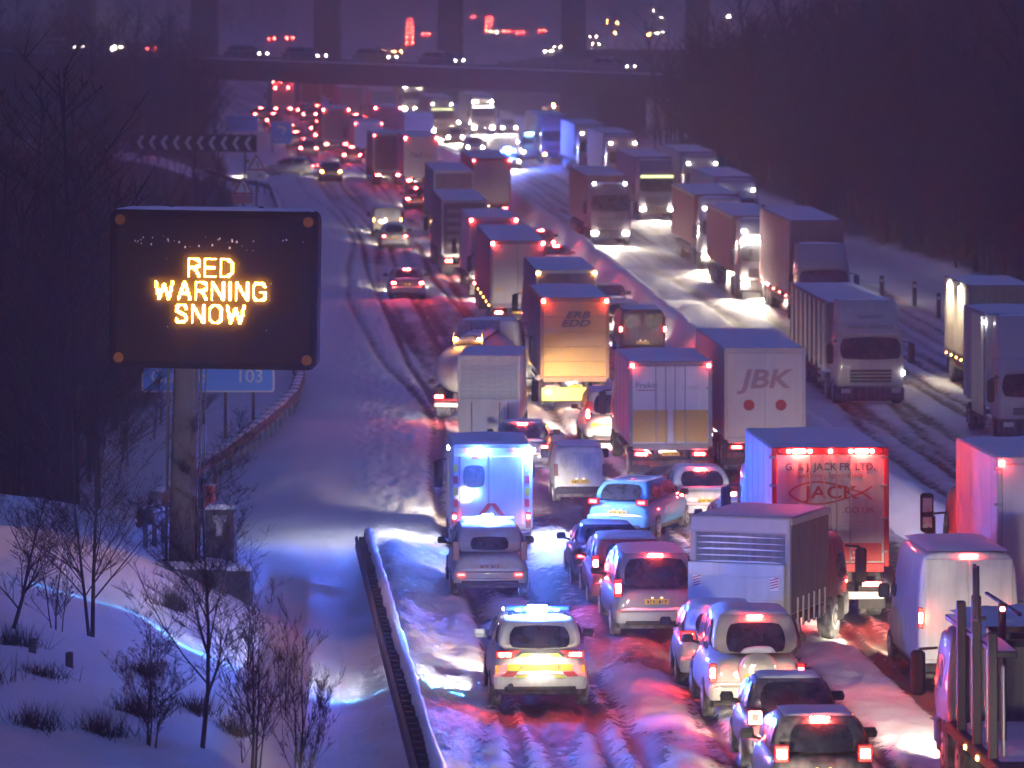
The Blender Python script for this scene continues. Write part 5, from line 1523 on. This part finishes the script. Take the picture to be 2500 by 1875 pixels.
# equipment cabinet, phone, marker
def cabinet(X, Y, w, d, h, label, z=None):
    r_ = thing('equipment_cabinet', label, 'cabinet', (X, Y, gz(X, Y) - .35 if z is None else z), (0, 0, R(-4)))
    CB = paint('cabinet_grey', (.10, .095, .10), .6, grime=.4, gcol=(.05, .05, .05))
    bx(r_, 'cabinet_body', CB, -w / 2, w / 2, -d / 2, d / 2, 0, h, .02)
    bx(r_, 'cabinet_door', CB, -w / 2 + .05, w / 2 - .05, -d / 2 - .02, -d / 2 + .005, .1, h - .06, .01)
    pillow(r_, -w / 2 - .02, w / 2 + .02, -d / 2 - .02, d / 2 + .02, h - .01, .09, 3, 'cabinet_snow')
    return r_
cb_ = cabinet(SX + .75, SY + 1.0, .62, .5, 1.55, 'dark upright equipment cabinet with a pale notice right of the sign post', .05)
ntc = MB().loft([[(x, -.285, z) for x, z in ((-.16, 1.42), (.16, 1.42), (.13, 1.28), (.07, 1.26), (.07, .98), (-.07, .98), (-.07, 1.26), (-.13, 1.28))], [(x, -.27, z) for x, z in ((-.16, 1.42), (.16, 1.42), (.13, 1.28), (.07, 1.26), (.07, .98), (-.07, .98), (-.07, 1.26), (-.13, 1.28))]])
ntc.build('notice', paint('notice_pale', (.42, .42, .42), .6), cb_, smooth=0)
cabinet(SX + 1.15, SY + .1, .62, .5, .85, 'low snow topped cabinet in front of the taller one', -.45)
pX, pY = -8.05, 119.6
ph = thing('emergency_phone', 'orange red emergency telephone on a grey pillar beyond the sign post', 'telephone', (pX, pY, gz(pX, pY)))
bx(ph, 'pillar', paint('pillar_blue', (.14, .15, .24), .6, grime=.3), -.15, .15, -.12, .12, 0, .95, .02)
hdp = bx(ph, 'phone_panel', paint('phone_orange', (.62, .05, .02), .5, grime=.15), -.16, .16, -.16, .12, .95, 1.50, .02)
MB().path([(-.06, -.30 + .15, .12), (.05, -.15, .06), (.08, -.15, -.05), (.03, -.15, -.13)], .022, 5).build('handset_symbol', BLACK, hdp)
pillow(ph, -.16, .16, -.16, .13, 1.49, .05, 3, 'snow_cap', n=(4, 4))
for k, (a, b) in enumerate(((.175, 1420), (.20, 1412))):
    pass
for k, (X, Y) in enumerate(((-7.93, 74.5), (-7.30, 74.3))):
    st_ = tag(bx(None, 'wooden_stake', paint('stake_brown', (.08, .05, .04), .9), X - .06, X + .06, Y - .06, Y + .06, gz(X, Y) - .2, gz(X, Y) + .25, .02), ('left of two short brown stakes in the snowy bank', 'right of two short brown stakes in the snowy bank')[k], 'stake', 'stakes in the bank')

rn = random.Random(9)
m = MB()
for k in range(46):
    x_ = rn.uniform(-1.7, 1.9) if k < 26 else rn.uniform(-2, 2); z_ = .98 + rn.gauss(0, .09) if k < 30 else rn.uniform(-.9, 1.2); q_ = rn.uniform(.006, .022) * (1.2 if k < 30 else .6)
    m.loft([[(px0 + x_ + r_ * math.cos(i * 1.257), y, PZ + z_ + 1.3 * r_ * math.sin(i * 1.257)) for i in range(5)] for y, r_ in ((-.346, q_), (-.358, q_ * .6))])
sk = m.build('snow_specks', SNOW, vm, smooth=0); sk['kind'] = 'stuff'
# --- road signs
SB = paint('sign_blue', (.10, .36, 1.0), .45, grime=.05); SW = paint('sign_white', (.85, .86, .9), .45, grime=.2); SR = paint('sign_red', (.50, .05, .04), .45, grime=.2); SBK = paint('sign_ink', (.02, .02, .02), .5, grime=.1)
def board(name, label, X, Y, zc, w, h, blue=SB, posts=(-.3, .3), border=.05, rad=.12, yaw=0):
    r_ = thing(name, label, 'sign', (X, Y, gz(X, Y)), (0, 0, R(yaw)))
    z = zc - gz(X, Y)
    b = MB(); slab(b, w, h, rad, -.03, .02); o1 = b.build('sign_border', SW, r_, smooth=0); o1.location = (0, 0, z)
    b = MB(); slab(b, w - border * 2, h - border * 2, rad * .7, -.040, -.01); o2 = b.build('sign_plate', blue, r_, smooth=0); o2.location = (0, 0, z)
    for p in posts:
        bx(r_, 'post', POST, p * w - .05, p * w + .05, .03, .13, -.3, z + h * .4, .01)
    pillow(r_, -w / 2 + .05, w / 2 - .05, -.04, .03, z + h / 2 - .01, .05, 2, 'snow_cap', n=(10, 3))
    return r_, z
X_, Y_ = -10.31, 152.8
bz = 12.5 - 790 / 72.0
r_, z = board('distance_sign', 'blue distance sign half hidden behind the message sign, reading 103', X_, Y_, 1.25, 4.5, 4.1, posts=(.13, .34))
for row, (a, b) in enumerate((('Glasgow', '13'), ('Carlisle', '103'))):
    if row == 0: continue
    text(r_, a, SW, (-1.0, -.045, z - 1.52), .62); text(r_, b, SW, (1.42, -.045, z - 1.52), .64)
X_, Y_ = -20.47, 400.0
r_, z = board('junction_sign', 'small blue junction sign marked B816 beside the slip road', X_, Y_, 12.5 - 324 / 27.5, 2.0, 2.0, posts=(-.4, .4))
text(r_, 'B 816', SW, (0, -.045, z - .62), .52)
MB().loft([[(x, y, z + q) for x, q in ((-.5, .45), (-.3, .7), (.35, .55), (.45, .3), (.2, -.15), (.05, -.1), (.2, .25), (-.1, .4))] for y in (-.048, -.036)]).build('arrow_symbol', SW, r_, smooth=0)
X_, Y_ = -25.38, 423.1
r_, z = board('direction_sign', 'dim wide blue direction sign above the chevron board', X_, Y_, 12.5 - 302 / 26.0, 3.1, 1.6)
for k in range(3):
    bx(r_, 'printed_line', paint('dim_print', (.12, .2, .5), .5), -1.1, 1.0 - .3 * k, -.046, -.039, z + .35 - .38 * k, z + .48 - .38 * k, .002)
# chevron board
X_, Y_ = -22.2, 314.0
cv = thing('chevron_board', 'long black chevron board with white arrows pointing left at the slip road bend', 'sign', (X_, Y_, 1.5), (0, R(.8), R(4)))
bx(cv, 'board', SBK, -4.4, 4.4, 0, .06, .45, 1.65, .02)
for k in range(10):
    x0 = -3.95 + k * .83
    MB().loft([[(x0 + a, y, q) for a, q in ((0, 1.05), (.30, 1.52), (.52, 1.52), (.24, 1.05), (.52, .58), (.30, .58))] for y in (-.012, .004)]).build('chevron', SW, cv, smooth=0)
for k in (-1, 0, 1):
    bx(cv, 'post', POST, k * 3.6 - .06, k * 3.6 + .06, .065, .18, -1.6, 1.6, .01)
def triangle_sign(X, Y, zc, w, label, plate_mat, txt, low):
    r_ = thing('warning_sign', label, 'sign', (X, Y, gz(X, Y)))
    z = zc - gz(X, Y); h = w * .88
    def tri(k, y0, y1):
        return MB().loft([[(x * k, y, z + q * k) for x, q in ((-w / 2, -h * .36), (w / 2, -h * .36), (0, h * .64))] for y in (y0, y1)])
    tri(1, -.03, .0).build('red_triangle', SR, r_, smooth=0)
    tri(.72, -.042, -.025).build('white_triangle', SW, r_, smooth=0)
    MB().path([(.10, -.05, z - .2), (.12, -.05, z + .02), (-.05, -.05, z + .2)], .035, 5).build('bend_symbol', SBK, r_)
    bx(r_, 'supplementary_plate', plate_mat, -w * .48, w * .48, -.035, .0, z - h * .36 - low, z - h * .36 - .05, .01)
    if txt:
        text(r_, txt, SBK, (.2, -.039, z - h * .36 - low / 2 - .03), .36)
    bx(r_, 'post', POST, -.05, .05, .005, .10, -.3, z + .3, .01)
    bx(r_, 'beacon', paint('beacon_amber', (.7, .35, .05), .4), -w * .55, -w * .35, -.03, .1, z + .1, z + .32, .04)
X_, Y_ = -15.22, 268.3
triangle_sign(X_, Y_, 12.5 - 402 / 41.0, 1.15, 'farther red triangle bend sign with a 30 plate below it', SW, '30', .55)
X_, Y_ = -14.58, 244.4
triangle_sign(X_, Y_, 12.5 - 458 / 45.0, 1.15, 'nearer red triangle bend sign with pinkish plate above the message sign', paint('sign_pink', (.5, .2, .18), .5), None, .5)
car('slip_road_car', 'dark car with two red tail lights on the slip road left', 'car', -27.6, 348, (.06, .06, .07), dyaw=-30, L=4.2, style='hatch', tail=RED_B, high=None)
for k, (X, Y) in enumerate(((18.05, 220), (19.3, 216), (19.7, 208))):
    mp = thing('marker_post', ('left', 'middle', 'right')[k] + ' of three slim dark marker posts on the right verge', 'post', (X, Y, gz(X, Y) + .1), group='marker posts on the right verge')
    bx(mp, 'stem', BLACK, -.10, .10, -.05, .05, -.2, 1.05, .02); bx(mp, 'reflector', SW, -.06, .06, -.06, -.045, .75, .9, .01)

RAILM = paint('weathered_rail', (.13, .13, .15), .55, .5, grime=.4, gcol=(.3, .3, .33), scale=5)
# --- guard rails
def guardrail(label, pts, step, h=.72, snow=.16, both=True, near=False):
    """crash barrier: posts every step metres, two corrugated beams, cap of snow"""
    o = pts[0]
    r_ = thing('guard_rail', label, 'guard rail', o)
    P = [Vector(p) - Vector(o) for p in pts]
    cum = [0]
    for a, b in zip(P, P[1:]): cum.append(cum[-1] + (b - a).length)
    n = int(cum[-1] / step)
    def at_(s):
        for i in range(len(P) - 1):
            if s <= cum[i + 1]:
                t = (s - cum[i]) / (cum[i + 1] - cum[i]); return P[i].lerp(P[i + 1], t), (P[i + 1] - P[i]).normalized()
        return P[-1], (P[-1] - P[-2]).normalized()
    dense = [at_(cum[-1] * k / (n * 2))[0] for k in range(n * 2 + 1)]
    for side in ((-1, 1) if both else (1,)):
        off_ = .16 if not near else (.20 if side < 0 else .10)
        prof = [(side * off_ + side * a, z - (.10 if near and side < 0 else 0)) for a, z in ((.0, h - .32), (.05, h - .28), (.05, h - .22), (.01, h - .17), (.05, h - .12), (.05, h - .04), (.0, h), (-.012, h), (.03, h - .05), (.03, h - .12), (-.005, h - .17), (.03, h - .22), (.03, h - .28), (-.012, h - .32))]
        sweep(dense, prof).build('rail_beam', RAILM, r_, smooth=50)
    me = shared(('gpost', h), lambda b: b.cbox(-.05, .05, -.03, .03, -.35, h + .03, .008), 'post')
    sb = shared(('gblock', both), lambda b: b.cbox(-.17 if both else 0, .17, -.05, .05, h - .27, h - .07, .01), 'spacer_block')
    for k in range(n + 1):
        p, d = at_(step * k)
        yaw = math.atan2(-d.x, d.y)
        q = obj('post', me, RAILM, r_, p, (0, 0, yaw))
        obj('spacer_block', sb, RAILM, q, (0, 0, 0))
    if snow:
        def cp(i):
            w_ = (.155 if both else .12) * (.8 + .4 * float(vnoise(i * .3, 2.2))); hh = snow * (.6 + .8 * float(vnoise(i * .25, 7.7)))
            o_ = .07 if near else 0
            w_ = .10 * (.7 + .6 * float(vnoise(i * .6, 2.2))) if near else w_
            return [(o_ - w_, h - .01), (o_ - w_ * .9, h + hh * .6), (o_ - w_ * .4, h + hh), (o_ + w_ * .4, h + hh), (o_ + w_ * .9, h + hh * .6), (o_ + w_, h - .01)]
        sweep(dense, cp).build('snow_cap', SNOW, r_, smooth=70)
    return r_
gp = []
for y in np.arange(58, 109.1, 3):
    x = -1.12 - .0552 * (y - 65)
    gp.append((x, y, float(zr(y)) + .34 - .12 * float(sstep(95, 109, y))))
gr1 = guardrail('snow capped steel guard rail running from the bottom edge towards the ambulance', gp, .8, .86, .09, True, True)
gp = [(-9.9, 125, 0), (-9.5, 131, 0), (-8.9, 141, 0), (-8.2, 151, 0), (-7.75, 160, 0), (-7.9, 168, 0), (-8.5, 177, 0), (-9.3, 190, 0), (-10.4, 206, 0)]
gp = [(x, y, gz(x, y) + .12) for x, y, _ in gp]
guardrail('second guard rail curving past the blue distance sign', gp, 1.6, .72, .05)
gp = []
for y in np.arange(232, 345, 6):
    x = float(xb(y)) + EDGE_L - 1.0 - 1.8 * float(1 - sstep(238, 262, y)) - 5 * float(sstep(318, 345, y)) ** 1.5
    gp.append((x, y, gz(x, y)))
guardrail('far guard rail curving off with the slip road behind the message sign', gp, 3.0, .8, .06)
gp = [(SX - 1.0, SY + 2.5, 0), (SX - .7, SY + 6, 0), (SX - .35, SY + 10, 0)]
gp = [(x, y, gz(x, y) + .05) for x, y, _ in gp]
guardrail('short angled stub of guard rail left of the sign post', gp, 1.2, .7, .05)

# --- bare trees and dead grass on the near bank
def bare_tree(name, label, X, Y, h, seed, stems=1, spread=.5, r0=.075, dens=1., lean=(0, 0), group=None, depth=4):
    rn = random.Random(seed)
    z = gz(X, Y) - .1
    root = thing(name, label, 'tree', (X, Y, z), group=group)
    tr = MB(); br = MB(); cat_ = MB()
    def grow(p, d, L, r, lv, mb):
        n = 4 if lv < 2 else 3
        pts = [p]; dirs = [d]
        for k in range(n):
            d = (d + Vector((rn.uniform(-1, 1), rn.uniform(-1, 1), rn.uniform(-.3, .6))) * (.10 + .06 * lv)).normalized()
            pts.append(pts[-1] + d * (L / n)); dirs.append(d)
        for k in range(n):
            a = r * (1 - .8 * k / n); b = r * (1 - .8 * (k + 1) / n)
            mb.tube(pts[k], pts[k + 1], max(a, .0026), max(b, .0022), 7 if lv == 0 else (5 if lv == 1 else 3), False)
        if lv >= depth: return
        nb = int((16 if lv == 0 else 8 if lv == 1 else 5) * dens * rn.uniform(.8, 1.2))
        for k in range(nb):
            f = rn.uniform(.16 if lv == 0 else .12, .98)
            i = min(n - 1, int(f * n)); t = f * n - i
            q = pts[i].lerp(pts[i + 1], t)
            ax = rn.uniform(0, 6.283)
            out_ = Vector((math.cos(ax), math.sin(ax), 0))
            nd = (dirs[i + 1] * rn.uniform(.55, .95) + out_ * rn.uniform(.5, 1.0) * spread * 1.6 + Vector((0, 0, .25))).normalized()
            grow(q, nd, L * rn.uniform(.34, .62) * (1.1 - .45 * f), r * (1 - .8 * f) * .5, lv + 1, br)
    for s in range(stems):
        a = rn.uniform(0, 6.28)
        d = Vector((lean[0] + math.cos(a) * .12 * (s > 0), lean[1] + math.sin(a) * .12, 1)).normalized()
        grow(Vector((math.cos(a) * .06 * s, math.sin(a) * .06 * s, 0)), d, h * (1 - .18 * s), r0 * (1 - .2 * s), 0, tr)
    tr.build('trunk', BARK_NEAR, root, smooth=60)
    br.build('crown', BARK_NEAR, root, smooth=0)
    return root
bare_tree('bare_tree', 'slim leafless tree with two upright stems left of the sign post', -7.45, 80.0, 4.3, 3, 2, .75, .042, 1.0)
bare_tree('bare_tree', 'taller leafless tree rising from the bottom edge under the sign', -4.85, 70.5, 4.0, 8, 1, .75, .042, 1.15)
bare_tree('bare_tree', 'leafless sapling leaning in from the left edge', -8.6, 77.5, 2.5, 12, 1, .6, .04, .9, (.25, 0))
bare_tree('bare_shrub', 'twiggy shrub right of the taller bare tree', -4.1, 71.0, 2.7, 21, 4, .45, .028, .75, group='leafless shrubs on the near bank')
bare_tree('bare_shrub', 'low twiggy shrub at the bottom edge beneath the bare trees', -5.5, 68.0, 1.9, 33, 4, .6, .022, .75, group='leafless shrubs on the near bank')
bare_tree('bare_shrub', 'rightmost twiggy shrub nearest the guard rail', -3.35, 70.0, 2.4, 44, 4, .35, .022, .7, (.1, 0), group='leafless shrubs on the near bank')
bare_tree('bare_shrub', 'thin shrub poking up beside the concrete plinth', -5.0, 85.0, 1.1, 51, 2, .6, .02, .6, (.1, 0), group='leafless shrubs on the near bank')
bare_tree('bare_shrub', 'fine twigs standing left of the two stemmed tree', -8.0, 79.0, 1.8, 57, 3, .6, .018, .7, group='leafless shrubs on the near bank')
bare_tree('bare_shrub', 'spindly weed stems on the snow near the rail', -4.0, 79.5, 1.5, 60, 3, .25, .012, .4, group='leafless shrubs on the near bank', depth=2)
GRASS = paint('dead_grass', (.055, .042, .035), .9, grime=.3, gcol=(.2, .19, .2))
TUFT = [(-6.55, 87, .55, 'brown dead grass tuft left of the concrete plinth'), (-8.25, 69.6, .55, 'dark grass tuft in the lower left corner'), (-6.2, 67.6, .5, 'large dark grass tuft near the bottom left'), (-5.95, 70.8, .5, 'dark grass tuft below the two stemmed tree'), (-5.3, 75.0, .45, 'round twiggy tuft in the middle of the bank'), (-6.3, 76.5, .4, 'small tuft up the bank between the trees'), (-7.6, 72.2, .35, 'faint tuft below the brown stakes'), (-8.4, 75.5, .5, 'grass tuft at the left edge beside the stakes'), (-4.55, 73.6, .4, 'tuft half hidden by the twiggy shrub'), (-7.0, 65.6, .5, 'grass tuft cut by the bottom left corner')]
for k, (X, Y, h, lb) in enumerate(TUFT):
    rn = random.Random(k)
    m = MB()
    for j in range(260):
        a = rn.uniform(0, 6.28); rr = abs(rn.gauss(0, .22))
        b = Vector((math.cos(a) * rr * 1.4, math.sin(a) * rr, -.05))
        t = b + Vector((rn.gauss(0, .16), rn.gauss(0, .12), h * rn.uniform(.4, 1)))
        w = Vector((.006, 0, 0))
        m.add([b - w, b + w, t], [(0, 1, 2)])
    o = m.build('grass_tuft', GRASS, None, smooth=0)
    o.location = (X, Y, gz(X, Y))
    tag(o, lb, 'grass tuft', 'grass tufts on the near bank')

# ------------------------------------------------------------------ lettering becomes mesh
bpy.context.view_layer.update()
dg = bpy.context.evaluated_depsgraph_get()
for o in [o for o in COL.objects if o.type == 'FONT']:
    me = bpy.data.meshes.new_from_object(o.evaluated_get(dg))
    n_ = o.name
    m_ = o.data.materials[0]
    q = bpy.data.objects.new('lettering', me)
    COL.objects.link(q)
    if not me.materials: me.materials.append(m_)
    q.parent = o.parent; q.location = o.location; q.rotation_euler = o.rotation_euler; q.scale = o.scale
    bpy.data.objects.remove(o)
